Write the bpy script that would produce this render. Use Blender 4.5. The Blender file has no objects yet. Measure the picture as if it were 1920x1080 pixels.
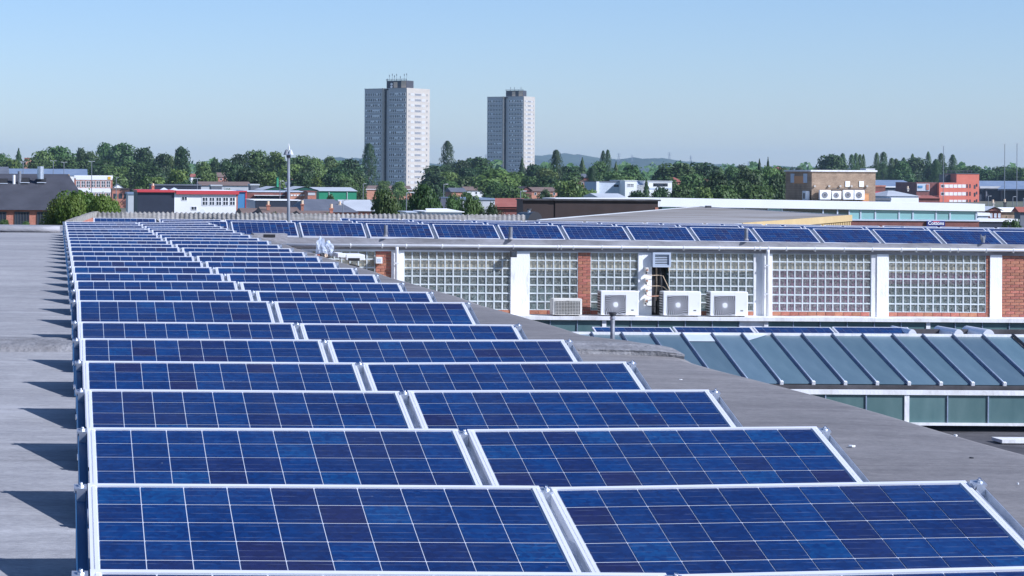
import bpy, math, random
from mathutils import Matrix, Vector
R = math.radians
rnd = random.Random(7)

# ------------------------------------------------------------------ camera, world, sun, exposure
F, CX, CY, HC = 4500.0, 105.0, 323.0, 11.436      # focal length and principal point in 1920-wide pixels, eye height
ROLL = R(0.35)
sc = bpy.context.scene
cam_d = bpy.data.cameras.new('camera'); cam = bpy.data.objects.new('camera', cam_d)
sc.collection.objects.link(cam)
cam_d.sensor_width = 36; cam_d.sensor_fit = 'HORIZONTAL'; cam_d.lens = 36 * F / 1920
cam_d.shift_x = (960 - CX) / 1920; cam_d.shift_y = -(540 - CY) / 1920
cam_d.clip_start = 0.1; cam_d.clip_end = 30000
cam.matrix_world = Matrix.Translation((0, 0, HC)) @ Matrix.Rotation(R(90), 4, 'X') @ Matrix.Rotation(ROLL, 4, 'Z')
sc.camera = cam

SUN_EL, SUN_AZ = R(36.5), R(35)                      # azimuth measured from +x towards the camera
to_sun = Vector((math.cos(SUN_EL) * math.cos(SUN_AZ), -math.cos(SUN_EL) * math.sin(SUN_AZ), math.sin(SUN_EL)))
w = bpy.data.worlds.new('World'); sc.world = w; w.use_nodes = True
wn = w.node_tree.nodes; wl = w.node_tree.links
sky = wn.new('ShaderNodeTexSky'); sky.sky_type = 'NISHITA'; sky.sun_disc = False
sky.sun_elevation = SUN_EL; sky.sun_rotation = math.atan2(to_sun.x, to_sun.y)
sky.altitude = 120; sky.air_density = 0.9; sky.dust_density = 0.32; sky.ozone_density = 2.3
bg = wn['Background']; bg.inputs['Strength'].default_value = 0.088
wl.new(sky.outputs[0], bg.inputs[0])
sl = bpy.data.lights.new('sun', 'SUN'); so = bpy.data.objects.new('sun', sl); sc.collection.objects.link(so)
sl.energy = 5.0; sl.angle = R(0.53); sl.color = (1.0, 0.915, 0.775)
so.location = (30, -15, 60); so.rotation_euler = to_sun.to_track_quat('Z', 'Y').to_euler()
sc.view_settings.view_transform = 'Standard'; sc.view_settings.look = 'None'
sc.view_settings.gamma = 1.0; sc.view_settings.use_curve_mapping = False
sc.view_settings.exposure = 0.34
sc.view_settings.use_white_balance = True; sc.view_settings.white_balance_temperature = 5250; sc.view_settings.white_balance_tint = 17   # the photograph is balanced cool
sc.cycles.use_denoising = True
sc.cycles.max_bounces = 7; sc.cycles.transparent_max_bounces = 10; sc.cycles.volume_bounces = 0

# ------------------------------------------------------------------ helpers
COL = sc.collection
def P(px, py, d):
    """point at distance d seen at pixel px,py of the 1920x1080 photograph"""
    u, v = px - CX, py - CY
    c, s = math.cos(ROLL), math.sin(ROLL)
    u0, v0 = u * c + v * s, -u * s + v * c
    return Vector((u0 * d / F, d, HC - v0 * d / F))
def PX(px, d, py=430): return P(px, py, d).x
def PZ(py, d, px=900): return P(px, py, d).z

class MB:
    def __init__(s): s.v = []; s.f = []; s.m = []; s.uv = []
    def poly(s, pts, m=0, uv=None):
        i = len(s.v); s.v += [tuple(p) for p in pts]; s.f.append(tuple(range(i, i + len(pts)))); s.m.append(m)
        s.uv.append(uv if uv else [(0, 0)] * len(pts))
    def box(s, x0, x1, y0, y1, z0, z1, m=0):
        i = len(s.v)
        s.v += [(x0,y0,z0),(x1,y0,z0),(x1,y1,z0),(x0,y1,z0),(x0,y0,z1),(x1,y0,z1),(x1,y1,z1),(x0,y1,z1)]
        for q in ((0,3,2,1),(4,5,6,7),(0,1,5,4),(1,2,6,5),(2,3,7,6),(3,0,4,7)):
            s.f.append(tuple(i + k for k in q)); s.m.append(m); s.uv.append([(0,0),(1,0),(1,1),(0,1)])
    def bbox(s, x0, x1, y0, y1, z0, z1, b, m=0):
        """box with chamfered edges along its front, sides and top"""
        pts = []
        for (z, k) in ((z0, 0), (z1 - b, 0), (z1, b)):
            pts.append([(x0+b+k,y0+k,z),(x1-b-k,y0+k,z),(x1-k,y0+b+k,z),(x1-k,y1-b-k,z),(x1-b-k,y1-k,z),(x0+b+k,y1-k,z),(x0+k,y1-b-k,z),(x0+k,y0+b+k,z)])
        i = len(s.v)
        for r in pts: s.v += r
        for a in range(2):
            for k in range(8):
                j = (k + 1) % 8
                s.f.append((i+a*8+k, i+a*8+j, i+(a+1)*8+j, i+(a+1)*8+k)); s.m.append(m); s.uv.append([(0,0)]*4)
        s.f.append(tuple(i+16+k for k in range(8))); s.m.append(m); s.uv.append([(0,0)]*8)
        s.f.append(tuple(i+7-k for k in range(8))); s.m.append(m); s.uv.append([(0,0)]*8)
    def tube(s, pts, r, n=8, m=0, cap=True):
        pts = [Vector(p) for p in pts]
        rs = r if isinstance(r, (list, tuple)) else [r] * len(pts)
        i = len(s.v)
        up = None
        for k, p in enumerate(pts):
            t = (pts[min(k+1, len(pts)-1)] - pts[max(k-1, 0)])
            t = t.normalized() if t.length > 1e-9 else Vector((0,0,1))
            if up is None: up = Vector((0,0,1)) if abs(t.z) < .9 else Vector((1,0,0))
            a = t.cross(up).normalized(); b = t.cross(a).normalized()
            for q in range(n):
                an = 2 * math.pi * q / n
                s.v.append(tuple(p + a * (rs[k] * math.cos(an)) + b * (rs[k] * math.sin(an))))
        for k in range(len(pts) - 1):
            for q in range(n):
                j = (q + 1) % n
                s.f.append((i+k*n+q, i+(k+1)*n+q, i+(k+1)*n+j, i+k*n+j)); s.m.append(m); s.uv.append([(0,0)]*4)
        if cap:
            s.f.append(tuple(i+q for q in range(n))); s.m.append(m); s.uv.append([(0,0)]*n)
            e = i + (len(pts)-1)*n
            s.f.append(tuple(e+n-1-q for q in range(n))); s.m.append(m); s.uv.append([(0,0)]*n)
    def mesh(s, name, mats, smooth=False):
        me = bpy.data.meshes.new(name); me.from_pydata(s.v, [], s.f)
        for m in mats: me.materials.append(m)
        me.polygons.foreach_set('material_index', s.m)
        if any(any(t != (0,0) for t in u) for u in s.uv):
            l = me.uv_layers.new(name='UVMap')
            flat = []
            for u in s.uv:
                for t in u: flat += t
            l.data.foreach_set('uv', flat)
        if smooth: me.polygons.foreach_set('use_smooth', [True] * len(s.f))
        me.update(); return me

def link(o, parent=None, world=False):
    COL.objects.link(o)
    if parent:
        o.parent = parent
        if world: o.matrix_parent_inverse = parent.matrix_basis.inverted()
    return o
def obj(name, mb, mats, parent=None, world=True, smooth=False):
    mats = mats if isinstance(mats, (list, tuple)) else [mats]
    me = mb.mesh(name, mats, smooth) if isinstance(mb, MB) else mb
    return link(bpy.data.objects.new(name, me), parent, world)
def tag(o, label, cat, group=None, kind=None):
    if label: o['label'] = label
    if cat: o['category'] = cat
    if group: o['group'] = group
    if kind: o['kind'] = kind
    return o
def thing(name, label, cat, loc=(0,0,0), group=None, rot=(0,0,0)):
    o = bpy.data.objects.new(name, None); COL.objects.link(o); o.empty_display_size = .2
    o.location = loc; o.rotation_euler = rot
    o.matrix_basis = Matrix.LocRotScale(Vector(loc), __import__('mathutils').Euler(rot), None)
    return tag(o, label, cat, group)
def structure(o): o['kind'] = 'structure'; return o
def part(name, parent, mats, *boxes, world=True):
    mb = MB()
    for b in boxes: mb.box(*b)
    return obj(name, mb, mats, parent, world)
def copy_tree(o, parent=None):
    c = o.copy(); COL.objects.link(c)
    if parent: c.parent = parent
    for ch in [k for k in o.children]: copy_tree(ch, c)
    return c

# ------------------------------------------------------------------ materials
def new_mat(name):
    m = bpy.data.materials.new(name); m.use_nodes = True
    return m, m.node_tree.nodes, m.node_tree.links, m.node_tree.nodes['Principled BSDF']
def rgb(c): return (c[0], c[1], c[2], 1)
def mat(name, col, rough=.6, metal=0., col2=None, scale=3., stretch=(1,1,1), amount=(.35,.65), bump=0., bscale=None, coat=0., rand=0., spec=.5, detail=6):
    m, n, l, b = new_mat(name)
    b.inputs['Roughness'].default_value = rough; b.inputs['Metallic'].default_value = metal
    b.inputs['Specular IOR Level'].default_value = spec
    if coat: b.inputs['Coat Weight'].default_value = coat; b.inputs['Coat Roughness'].default_value = .04
    b.inputs['Base Color'].default_value = rgb(col)
    tc = n.new('ShaderNodeTexCoord'); mp = n.new('ShaderNodeMapping'); l.new(tc.outputs['Object'], mp.inputs[0])
    mp.inputs['Scale'].default_value = stretch
    out = None
    if col2:
        tx = n.new('ShaderNodeTexNoise'); tx.inputs['Scale'].default_value = scale; tx.inputs['Detail'].default_value = detail; tx.inputs['Roughness'].default_value = .62
        l.new(mp.outputs[0], tx.inputs['Vector'])
        cr = n.new('ShaderNodeValToRGB'); cr.color_ramp.elements[0].position = amount[0]; cr.color_ramp.elements[1].position = amount[1]
        cr.color_ramp.elements[0].color = rgb(col); cr.color_ramp.elements[1].color = rgb(col2)
        l.new(tx.outputs[0], cr.inputs[0]); out = cr.outputs[0]
    if rand:
        oi = n.new('ShaderNodeObjectInfo'); hs = n.new('ShaderNodeHueSaturation')
        mr = n.new('ShaderNodeMapRange'); mr.inputs[3].default_value = 1 - rand; mr.inputs[4].default_value = 1 + rand
        l.new(oi.outputs['Random'], mr.inputs[0]); l.new(mr.outputs[0], hs.inputs['Value'])
        mr2 = n.new('ShaderNodeMapRange'); mr2.inputs[3].default_value = .5 - rand * .05; mr2.inputs[4].default_value = .5 + rand * .05
        mul = n.new('ShaderNodeMath'); mul.operation = 'MULTIPLY'; mul.inputs[1].default_value = 7.31
        fr = n.new('ShaderNodeMath'); fr.operation = 'FRACT'
        l.new(oi.outputs['Random'], mul.inputs[0]); l.new(mul.outputs[0], fr.inputs[0]); l.new(fr.outputs[0], mr2.inputs[0]); l.new(mr2.outputs[0], hs.inputs['Hue'])
        if out: l.new(out, hs.inputs['Color'])
        else: hs.inputs['Color'].default_value = rgb(col)
        out = hs.outputs[0]
    if out: l.new(out, b.inputs['Base Color'])
    if bump:
        t2 = n.new('ShaderNodeTexNoise'); t2.inputs['Scale'].default_value = bscale or scale * 6; t2.inputs['Detail'].default_value = 5
        l.new(mp.outputs[0], t2.inputs['Vector'])
        bp = n.new('ShaderNodeBump'); bp.inputs['Strength'].default_value = bump; bp.inputs['Distance'].default_value = .02
        l.new(t2.outputs[0], bp.inputs['Height']); l.new(bp.outputs[0], b.inputs['Normal'])
    return m

def felt_mat(name, ca, cb, cc, edge=None):
    """mineral roofing felt: laid in strips across the roof, streaked, with pale and dark stains"""
    m, n, l, b = new_mat(name)
    b.inputs['Roughness'].default_value = .85; b.inputs['Specular IOR Level'].default_value = .25
    tc = n.new('ShaderNodeTexCoord')
    def noise(scale, st, det=6, rough=.6):
        mp = n.new('ShaderNodeMapping'); mp.inputs['Scale'].default_value = st; l.new(tc.outputs['Object'], mp.inputs[0])
        t = n.new('ShaderNodeTexNoise'); t.inputs['Scale'].default_value = scale; t.inputs['Detail'].default_value = det; t.inputs['Roughness'].default_value = rough
        l.new(mp.outputs[0], t.inputs['Vector']); return t.outputs[0]
    def ramp(src, p0, c0, p1, c1):
        r = n.new('ShaderNodeValToRGB'); e = r.color_ramp.elements
        e[0].position = p0; e[0].color = rgb(c0); e[1].position = p1; e[1].color = rgb(c1); l.new(src, r.inputs[0]); return r.outputs[0]
    def mix(a, bb, f, mode='MIX'):
        x = n.new('ShaderNodeMix'); x.data_type = 'RGBA'; x.blend_type = mode
        l.new(a, x.inputs[6]); l.new(bb, x.inputs[7])
        if isinstance(f, float): x.inputs[0].default_value = f
        else: l.new(f, x.inputs[0])
        return x.outputs[2]
    base = ramp(noise(.9, (.35, 1.3, 1)), .3, ca, .7, cb)
    streak = ramp(noise(1.6, (.16, 2.6, 1), 8, .7), .32, (.84,.84,.85), .68, (1.13,1.13,1.13))
    c = mix(base, streak, .85, 'MULTIPLY')
    fine = ramp(noise(60, (.5, 1, 1), 4), .35, (.86,.86,.86), .65, (1.13,1.13,1.13))
    c = mix(c, fine, .9, 'MULTIPLY')
    big = ramp(noise(.23, (.8, 1, 1), 9, .72), .34, (.80,.80,.81), .66, (1.16,1.155,1.14)); c = mix(c, big, .9, 'MULTIPLY')
    dark = ramp(noise(.8, (.45, 1.1, 1), 9, .75), .60, (1,1,1), .74, (.62,.60,.58)); c = mix(c, dark, .8, 'MULTIPLY')
    wv = n.new('ShaderNodeTexWave'); wv.wave_type = 'BANDS'; wv.bands_direction = 'Y'; wv.wave_profile = 'SAW'; wv.inputs['Scale'].default_value = .155; wv.inputs['Distortion'].default_value = .5; wv.inputs['Detail'].default_value = 3; wv.inputs['Detail Scale'].default_value = .6; l.new(tc.outputs['Object'], wv.inputs['Vector'])
    lap = ramp(wv.outputs['Fac'], .968, (1,1,1), .99, (.72,.71,.71)); c = mix(c, lap, noise(.7, (1, 1, 1), 3), 'MULTIPLY')
    med = ramp(noise(9, (.7, 1, 1), 8, .75), .36, (.86,.86,.87), .64, (1.13,1.13,1.12)); c = mix(c, med, .95, 'MULTIPLY')
    spl = ramp(noise(1.3, (.5, 1, 1), 10, .8), .62, (1,1,1), .68, (1.28,1.27,1.26)); c = mix(c, spl, .8, 'MULTIPLY')          # lap joints of the felt strips
    stain = ramp(noise(.55, (.6, 1.6, 1), 7, .7), .56, (0,0,0), .70, (1,1,1))
    x = n.new('ShaderNodeRGB'); x.outputs[0].default_value = rgb(cc)
    c = mix(c, x.outputs[0], stain)
    spk = ramp(noise(34, (1, 1, 1), 2), .735, (0,0,0), .76, (.55,.55,.55))
    y = n.new('ShaderNodeRGB'); y.outputs[0].default_value = (.5,.5,.5,1)
    c = mix(c, y.outputs[0], spk)
    if edge:                                        # felt turns darker and browner towards the eaves
        sx = n.new('ShaderNodeSeparateXYZ'); l.new(tc.outputs['Object'], sx.inputs[0])
        ad = n.new('ShaderNodeMath'); ad.operation = 'MULTIPLY_ADD'; ad.inputs[1].default_value = 1.6; l.new(noise(.5, (1, .5, 1), 5), ad.inputs[0]); l.new(sx.outputs[0], ad.inputs[2])
        rr = n.new('ShaderNodeMapRange'); rr.inputs[1].default_value = 2.2; rr.inputs[2].default_value = 3.6; l.new(ad.outputs[0], rr.inputs[0])
        e = n.new('ShaderNodeRGB'); e.outputs[0].default_value = rgb(edge)
        c = mix(c, mix(c, e.outputs[0], 1.0, 'MULTIPLY'), rr.outputs[0])
    l.new(c, b.inputs['Base Color'])
    bp = n.new('ShaderNodeBump'); bp.inputs['Strength'].default_value = .5; bp.inputs['Distance'].default_value = .012
    l.new(noise(22, (.5, 1.4, 1), 8, .7), bp.inputs['Height']); l.new(bp.outputs[0], b.inputs['Normal'])
    return m

def cell_mat(name, c1, c2):
    """polycrystalline cell under glass: crystal grain, two bus bars, glass coat"""
    m, n, l, b = new_mat(name)
    b.inputs['Roughness'].default_value = .5; b.inputs['Specular IOR Level'].default_value = .08
    b.inputs['Coat Weight'].default_value = 1.0; b.inputs['Coat Roughness'].default_value = .05; b.inputs['Coat IOR'].default_value = 1.22
    tc = n.new('ShaderNodeTexCoord'); oi = n.new('ShaderNodeObjectInfo')
    off = n.new('ShaderNodeVectorMath'); off.operation = 'SCALE'; off.inputs[0].default_value = (31, 57, 11); l.new(oi.outputs['Random'], off.inputs['Scale'])
    ad = n.new('ShaderNodeVectorMath'); l.new(tc.outputs['Object'], ad.inputs[0]); l.new(off.outputs[0], ad.inputs[1])
    vo = n.new('ShaderNodeTexVoronoi'); vo.inputs['Scale'].default_value = 55; l.new(ad.outputs[0], vo.inputs['Vector'])
    no = n.new('ShaderNodeTexNoise'); no.inputs['Scale'].default_value = 9; no.inputs['Detail'].default_value = 4; l.new(ad.outputs[0], no.inputs['Vector'])
    sp = n.new('ShaderNodeSeparateColor'); l.new(vo.outputs['Color'], sp.inputs[0])
    av = n.new('ShaderNodeMath'); av.operation = 'MULTIPLY_ADD'; av.inputs[1].default_value = .45; l.new(sp.outputs[0], av.inputs[0])
    m2 = n.new('ShaderNodeMath'); m2.operation = 'MULTIPLY'; m2.inputs[1].default_value = .62; l.new(no.outputs[0], m2.inputs[0]); l.new(m2.outputs[0], av.inputs[2])
    cr = n.new('ShaderNodeValToRGB'); cr.color_ramp.elements[0].color = rgb(c1); cr.color_ramp.elements[1].color = rgb(c2)
    cr.color_ramp.elements[0].position = .3; cr.color_ramp.elements[1].position = .75; l.new(av.outputs[0], cr.inputs[0])
    uv = n.new('ShaderNodeUVMap'); uv.uv_map = 'UVMap'; sx = n.new('ShaderNodeSeparateXYZ'); l.new(uv.outputs[0], sx.inputs[0])
    bars = None
    for pos in (.17, .5, .83):
        s = n.new('ShaderNodeMath'); s.operation = 'SUBTRACT'; s.inputs[1].default_value = pos; l.new(sx.outputs[1], s.inputs[0])
        a = n.new('ShaderNodeMath'); a.operation = 'ABSOLUTE'; l.new(s.outputs[0], a.inputs[0])
        t = n.new('ShaderNodeMath'); t.operation = 'LESS_THAN'; t.inputs[1].default_value = .009; l.new(a.outputs[0], t.inputs[0])
        if bars is None: bars = t.outputs[0]
        else:
            q = n.new('ShaderNodeMath'); q.operation = 'MAXIMUM'; l.new(bars, q.inputs[0]); l.new(t.outputs[0], q.inputs[1]); bars = q.outputs[0]
    nb = n.new('ShaderNodeTexNoise'); nb.inputs['Scale'].default_value = 14; l.new(ad.outputs[0], nb.inputs['Vector'])
    rb = n.new('ShaderNodeMapRange'); rb.inputs[1].default_value = .38; rb.inputs[2].default_value = .7; rb.inputs[4].default_value = .32; l.new(nb.outputs[0], rb.inputs[0])
    mb_ = n.new('ShaderNodeMath'); mb_.operation = 'MULTIPLY'; l.new(bars, mb_.inputs[0]); l.new(rb.outputs[0], mb_.inputs[1])
    mx = n.new('ShaderNodeMix'); mx.data_type = 'RGBA'; l.new(mb_.outputs[0], mx.inputs[0]); l.new(cr.outputs[0], mx.inputs[6]); mx.inputs[7].default_value = (.32,.36,.45,1)
    ge = n.new('ShaderNodeNewGeometry')
    du = n.new('ShaderNodeTexNoise'); du.inputs['Scale'].default_value = 1.7; du.inputs['Detail'].default_value = 7; du.inputs['Roughness'].default_value = .65; l.new(ge.outputs['Position'], du.inputs['Vector'])
    dr = n.new('ShaderNodeMapRange'); dr.inputs[1].default_value = .42; dr.inputs[2].default_value = .8; dr.inputs[4].default_value = .09; l.new(du.outputs[0], dr.inputs[0])
    sk = n.new('ShaderNodeTexNoise'); sk.inputs['Scale'].default_value = 21; sk.inputs['Detail'].default_value = 1.5; l.new(ge.outputs['Position'], sk.inputs['Vector'])
    sr = n.new('ShaderNodeMapRange'); sr.inputs[1].default_value = .775; sr.inputs[2].default_value = .80; sr.inputs[4].default_value = .65; l.new(sk.outputs[0], sr.inputs[0])
    mm = n.new('ShaderNodeMath'); mm.operation = 'MAXIMUM'; l.new(dr.outputs[0], mm.inputs[0]); l.new(sr.outputs[0], mm.inputs[1])
    m9 = n.new('ShaderNodeMix'); m9.data_type = 'RGBA'; l.new(mm.outputs[0], m9.inputs[0]); l.new(mx.outputs[2], m9.inputs[6]); m9.inputs[7].default_value = (.13,.16,.23,1)      # dust film and droppings
    l.new(m9.outputs[2], b.inputs['Base Color'])
    rr = n.new('ShaderNodeMapRange'); rr.inputs[1].default_value = .35; rr.inputs[2].default_value = .75; rr.inputs[3].default_value = .04; rr.inputs[4].default_value = .16; l.new(du.outputs[0], rr.inputs[0]); l.new(rr.outputs[0], b.inputs['Coat Roughness'])
    return m

def leaf_mat(name, ca, cb, cc):
    m, n, l, b = new_mat(name)
    tc = n.new('ShaderNodeTexCoord'); oi = n.new('ShaderNodeObjectInfo')
    tx = n.new('ShaderNodeTexNoise'); tx.inputs['Scale'].default_value = 9; tx.inputs['Detail'].default_value = 4; l.new(tc.outputs['Object'], tx.inputs['Vector'])
    cr = n.new('ShaderNodeValToRGB'); e = cr.color_ramp.elements
    e[0].position = .3; e[0].color = rgb(ca); e[1].position = .72; e[1].color = rgb(cc); k = e.new(.5); k.color = rgb(cb)
    l.new(tx.outputs[0], cr.inputs[0])
    hs = n.new('ShaderNodeHueSaturation'); l.new(cr.outputs[0], hs.inputs['Color'])
    mr = n.new('ShaderNodeMapRange'); mr.inputs[3].default_value = .475; mr.inputs[4].default_value = .515; l.new(oi.outputs['Random'], mr.inputs[0]); l.new(mr.outputs[0], hs.inputs['Hue'])
    ml = n.new('ShaderNodeMath'); ml.operation = 'MULTIPLY'; ml.inputs[1].default_value = 9.7; fr = n.new('ShaderNodeMath'); fr.operation = 'FRACT'
    l.new(oi.outputs['Random'], ml.inputs[0]); l.new(ml.outputs[0], fr.inputs[0])
    m3 = n.new('ShaderNodeMapRange'); m3.inputs[3].default_value = .75; m3.inputs[4].default_value = 1.25; l.new(fr.outputs[0], m3.inputs[0]); l.new(m3.outputs[0], hs.inputs['Value'])
    l.new(hs.outputs[0], b.inputs['Base Color']); b.inputs['Roughness'].default_value = .55; b.inputs['Specular IOR Level'].default_value = .3
    tr = n.new('ShaderNodeBsdfTranslucent'); l.new(hs.outputs[0], tr.inputs['Color'])
    ms = n.new('ShaderNodeMixShader'); ms.inputs[0].default_value = .28; l.new(b.outputs[0], ms.inputs[1]); l.new(tr.outputs[0], ms.inputs[2])
    l.new(ms.outputs[0], n['Material Output'].inputs['Surface'])
    return m

def brickwork_mat(name, c1, c2, mortar, scale=4.6):
    """brickwork too far away to tell single bricks"""
    m, n, l, b = new_mat(name)
    b.inputs['Roughness'].default_value = .85
    tc = n.new('ShaderNodeTexCoord'); mp = n.new('ShaderNodeMapping'); l.new(tc.outputs['Object'], mp.inputs[0]); mp.inputs['Rotation'].default_value = (R(90), 0, 0)
    bt = n.new('ShaderNodeTexBrick'); l.new(mp.outputs[0], bt.inputs['Vector']); bt.inputs['Scale'].default_value = scale
    bt.inputs['Color1'].default_value = rgb(c1); bt.inputs['Color2'].default_value = rgb(c2); bt.inputs['Mortar'].default_value = rgb(mortar); bt.inputs['Mortar Size'].default_value = .012
    tx = n.new('ShaderNodeTexNoise'); tx.inputs['Scale'].default_value = 1.2; tx.inputs['Detail'].default_value = 6; l.new(tc.outputs['Object'], tx.inputs['Vector'])
    mr = n.new('ShaderNodeMapRange'); mr.inputs[1].default_value = .3; mr.inputs[2].default_value = .7; mr.inputs[3].default_value = .78; mr.inputs[4].default_value = 1.2; l.new(tx.outputs[0], mr.inputs[0])
    hs = n.new('ShaderNodeHueSaturation'); l.new(bt.outputs[0], hs.inputs['Color']); l.new(mr.outputs[0], hs.inputs['Value']); l.new(hs.outputs[0], b.inputs['Base Color'])
    return m

M = {}
M['felt'] = felt_mat('roof_felt', (.29,.285,.285), (.37,.365,.36), (.42,.415,.415), edge=(.62,.60,.59))
M['felt_rough'] = mat('rough_felt_joint', (.17,.165,.165), .9, col2=(.31,.305,.305), scale=5, amount=(.35,.7), bump=.9, bscale=26)
M['felt_lead'] = mat('grey_felt_upstand', (.20,.195,.2), .8, col2=(.36,.355,.37), scale=1.6, stretch=(.7,1,2), bump=.5, bscale=14)
M['felt_dark'] = mat('dark_felt', (.045,.043,.045), .9, col2=(.10,.095,.1), scale=1.2, bump=.4)
M['alu'] = mat('white_anodised_frame', (.80,.81,.83), .38, .25, col2=(.88,.88,.9), scale=2)
M['back'] = mat('white_backsheet', (.60,.63,.70), .4, col2=(.68,.71,.78), scale=3, coat=.6)
M['galv'] = mat('galvanised_steel', (.52,.56,.62), .38, .75, col2=(.66,.69,.74), scale=12, detail=3)
M['sky_tint_steel'] = mat('sky_tinted_shaded_steel', (.030,.090,.20), .4, .2, col2=(.040,.115,.24), scale=5)  # shaded galvanised steel: the blue sky reflection is painted into its colour
M['galv_dark'] = mat('galvanised_plate', (.36,.40,.47), .45, .7, col2=(.46,.50,.56), scale=7)
M['steel'] = mat('bright_steel', (.75,.76,.78), .22, 1.0)
M['cells'] = [cell_mat('cell_blue', (.0037,.0193,.0994), (.0060,.0368,.1472)), cell_mat('cell_mid_blue', (.0039,.0170,.0846), (.0055,.0294,.1270)),
              cell_mat('cell_deep_blue', (.0046,.0143,.0736), (.0060,.0239,.1067)), cell_mat('cell_violet_blue', (.0064,.0127,.0644), (.0083,.0202,.0948)),
              cell_mat('cell_bright_blue', (.0037,.0239,.1104), (.0069,.0515,.1748)), cell_mat('cell_dark_violet', (.0097,.0115,.0534), (.0115,.0156,.0754))]
M['white'] = mat('white_paint', (.60,.59,.56), .6, col2=(.87,.87,.85), scale=3.2, stretch=(1.6,1,.5), amount=(.27,.43), bump=.35, bscale=30)
M['white_dirty'] = mat('weathered_white_paint', (.62,.61,.58), .7, col2=(.78,.78,.77), scale=3.5, stretch=(1,1,.4), amount=(.35,.55), bump=.3)
M['bluewhite'] = mat('pale_blue_render', (.48,.54,.62), .7, col2=(.57,.62,.68), scale=1.5, stretch=(1,1,2))
M['beam'] = mat('weathered_white_beam', (.74,.76,.78), .7, col2=(.82,.84,.86), scale=1.5, stretch=(1,1,3), bump=.2)
M['pvc'] = mat('white_pvc', (.78,.78,.77), .35, col2=(.70,.70,.69), scale=4)
M['brick'] = mat('red_brick', (.33,.115,.07), .85, col2=(.43,.185,.115), scale=9, bump=.5, rand=.22)
M['mortar'] = mat('pale_mortar', (.42,.36,.31), .95, col2=(.52,.46,.4), scale=8)
M['render_red'] = mat('red_painted_brick', (.40,.13,.085), .8, col2=(.46,.17,.11), scale=6, bump=.4)
M['ac'] = mat('cream_white_casing', (.66,.65,.61), .42, col2=(.83,.83,.80), scale=3, stretch=(1.5,1,.6), amount=(.25,.45))
M['ac_cream'] = mat('yellowed_cream_casing', (.62,.60,.53), .5, col2=(.7,.68,.61), scale=3)
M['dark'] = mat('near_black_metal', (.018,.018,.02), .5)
M['dgrey'] = mat('dark_grey_metal', (.075,.075,.08), .5, .3)
M['fan'] = mat('grey_fan_guard', (.55,.55,.57), .5, .2)
M['louvre'] = mat('pale_blue_louvre', (.50,.56,.64), .45, .2)
M['tan'] = mat('tan_blind', (.66,.50,.34), .9, col2=(.74,.58,.41), scale=2)
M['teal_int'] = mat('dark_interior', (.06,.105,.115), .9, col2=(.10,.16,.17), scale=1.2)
M['purple'] = mat('purple_curtain', (.27,.08,.17), .9, col2=(.36,.13,.23), scale=2)
M['cable'] = mat('beige_pipe', (.52,.40,.26), .6)
M['copper'] = mat('copper_pipe', (.45,.24,.15), .5, .4)
M['post'] = mat('grey_post', (.17,.19,.22), .6, .1, col2=(.22,.24,.27), scale=3)
M['flue'] = mat('weathered_grey_pipe', (.17,.18,.20), .6, .3, col2=(.26,.27,.3), scale=8)
M['stone'] = mat('lichen_grey_coping', (.22,.205,.17), .95, col2=(.42,.40,.36), scale=7, bump=.8, bscale=20)
M['asbestos'] = mat('weathered_corrugated_cement', (.17,.155,.125), .95, col2=(.36,.345,.31), scale=3, amount=(.3,.62), bump=.6, rand=.2)
M['patent'] = mat('dirty_wired_glass', (.085,.135,.165), .32, col2=(.125,.185,.215), scale=2.4, stretch=(1.4,.35,1), amount=(.3,.7), coat=.12, rand=.14, spec=.4)
M['green_glass'] = mat('dirty_green_glass', (.065,.125,.125), .35, col2=(.12,.19,.185), scale=2.2, stretch=(1,1,.35), amount=(.3,.75), rand=.16)
M['lead'] = mat('lead_glazing_bar', (.24,.29,.38), .45, .4, col2=(.33,.39,.48), scale=9)
def block_mat():
    m, n, l, b = new_mat('glass_block')
    b.inputs['Base Color'].default_value = (.40,.42,.38,1); b.inputs['Roughness'].default_value = .16; b.inputs['Specular IOR Level'].default_value = .6
    tc = n.new('ShaderNodeTexCoord'); oi = n.new('ShaderNodeObjectInfo')
    ad = n.new('ShaderNodeVectorMath'); of = n.new('ShaderNodeVectorMath'); of.operation = 'SCALE'; of.inputs[0].default_value = (17, 29, 41)
    l.new(oi.outputs['Random'], of.inputs['Scale']); l.new(tc.outputs['Object'], ad.inputs[0]); l.new(of.outputs[0], ad.inputs[1])
    t = n.new('ShaderNodeTexNoise'); t.inputs['Scale'].default_value = 26; t.inputs['Detail'].default_value = 3; l.new(ad.outputs[0], t.inputs['Vector'])
    bp = n.new('ShaderNodeBump'); bp.inputs['Strength'].default_value = .9; bp.inputs['Distance'].default_value = .02; l.new(t.outputs[0], bp.inputs['Height']); l.new(bp.outputs[0], b.inputs['Normal'])
    tr = n.new('ShaderNodeBsdfTransparent'); tr.inputs[0].default_value = (.86,.92,.92,1)
    mr = n.new('ShaderNodeMapRange'); mr.inputs[1].default_value = .3; mr.inputs[2].default_value = .7; mr.inputs[3].default_value = .06; mr.inputs[4].default_value = .55; l.new(t.outputs[0], mr.inputs[0])
    ms = n.new('ShaderNodeMixShader'); l.new(mr.outputs[0], ms.inputs[0]); l.new(tr.outputs[0], ms.inputs[1]); l.new(b.outputs[0], ms.inputs[2])
    l.new(ms.outputs[0], n['Material Output'].inputs['Surface']); return m
M['block'] = block_mat()
M['block_rim'] = mat('pale_block_edge', (.36,.43,.42), .25, col2=(.44,.51,.50), scale=8)
M['joint'] = mat('pale_mortar_joint', (.46,.50,.49), .8, col2=(.66,.68,.67), scale=6, amount=(.3,.6))
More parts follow.
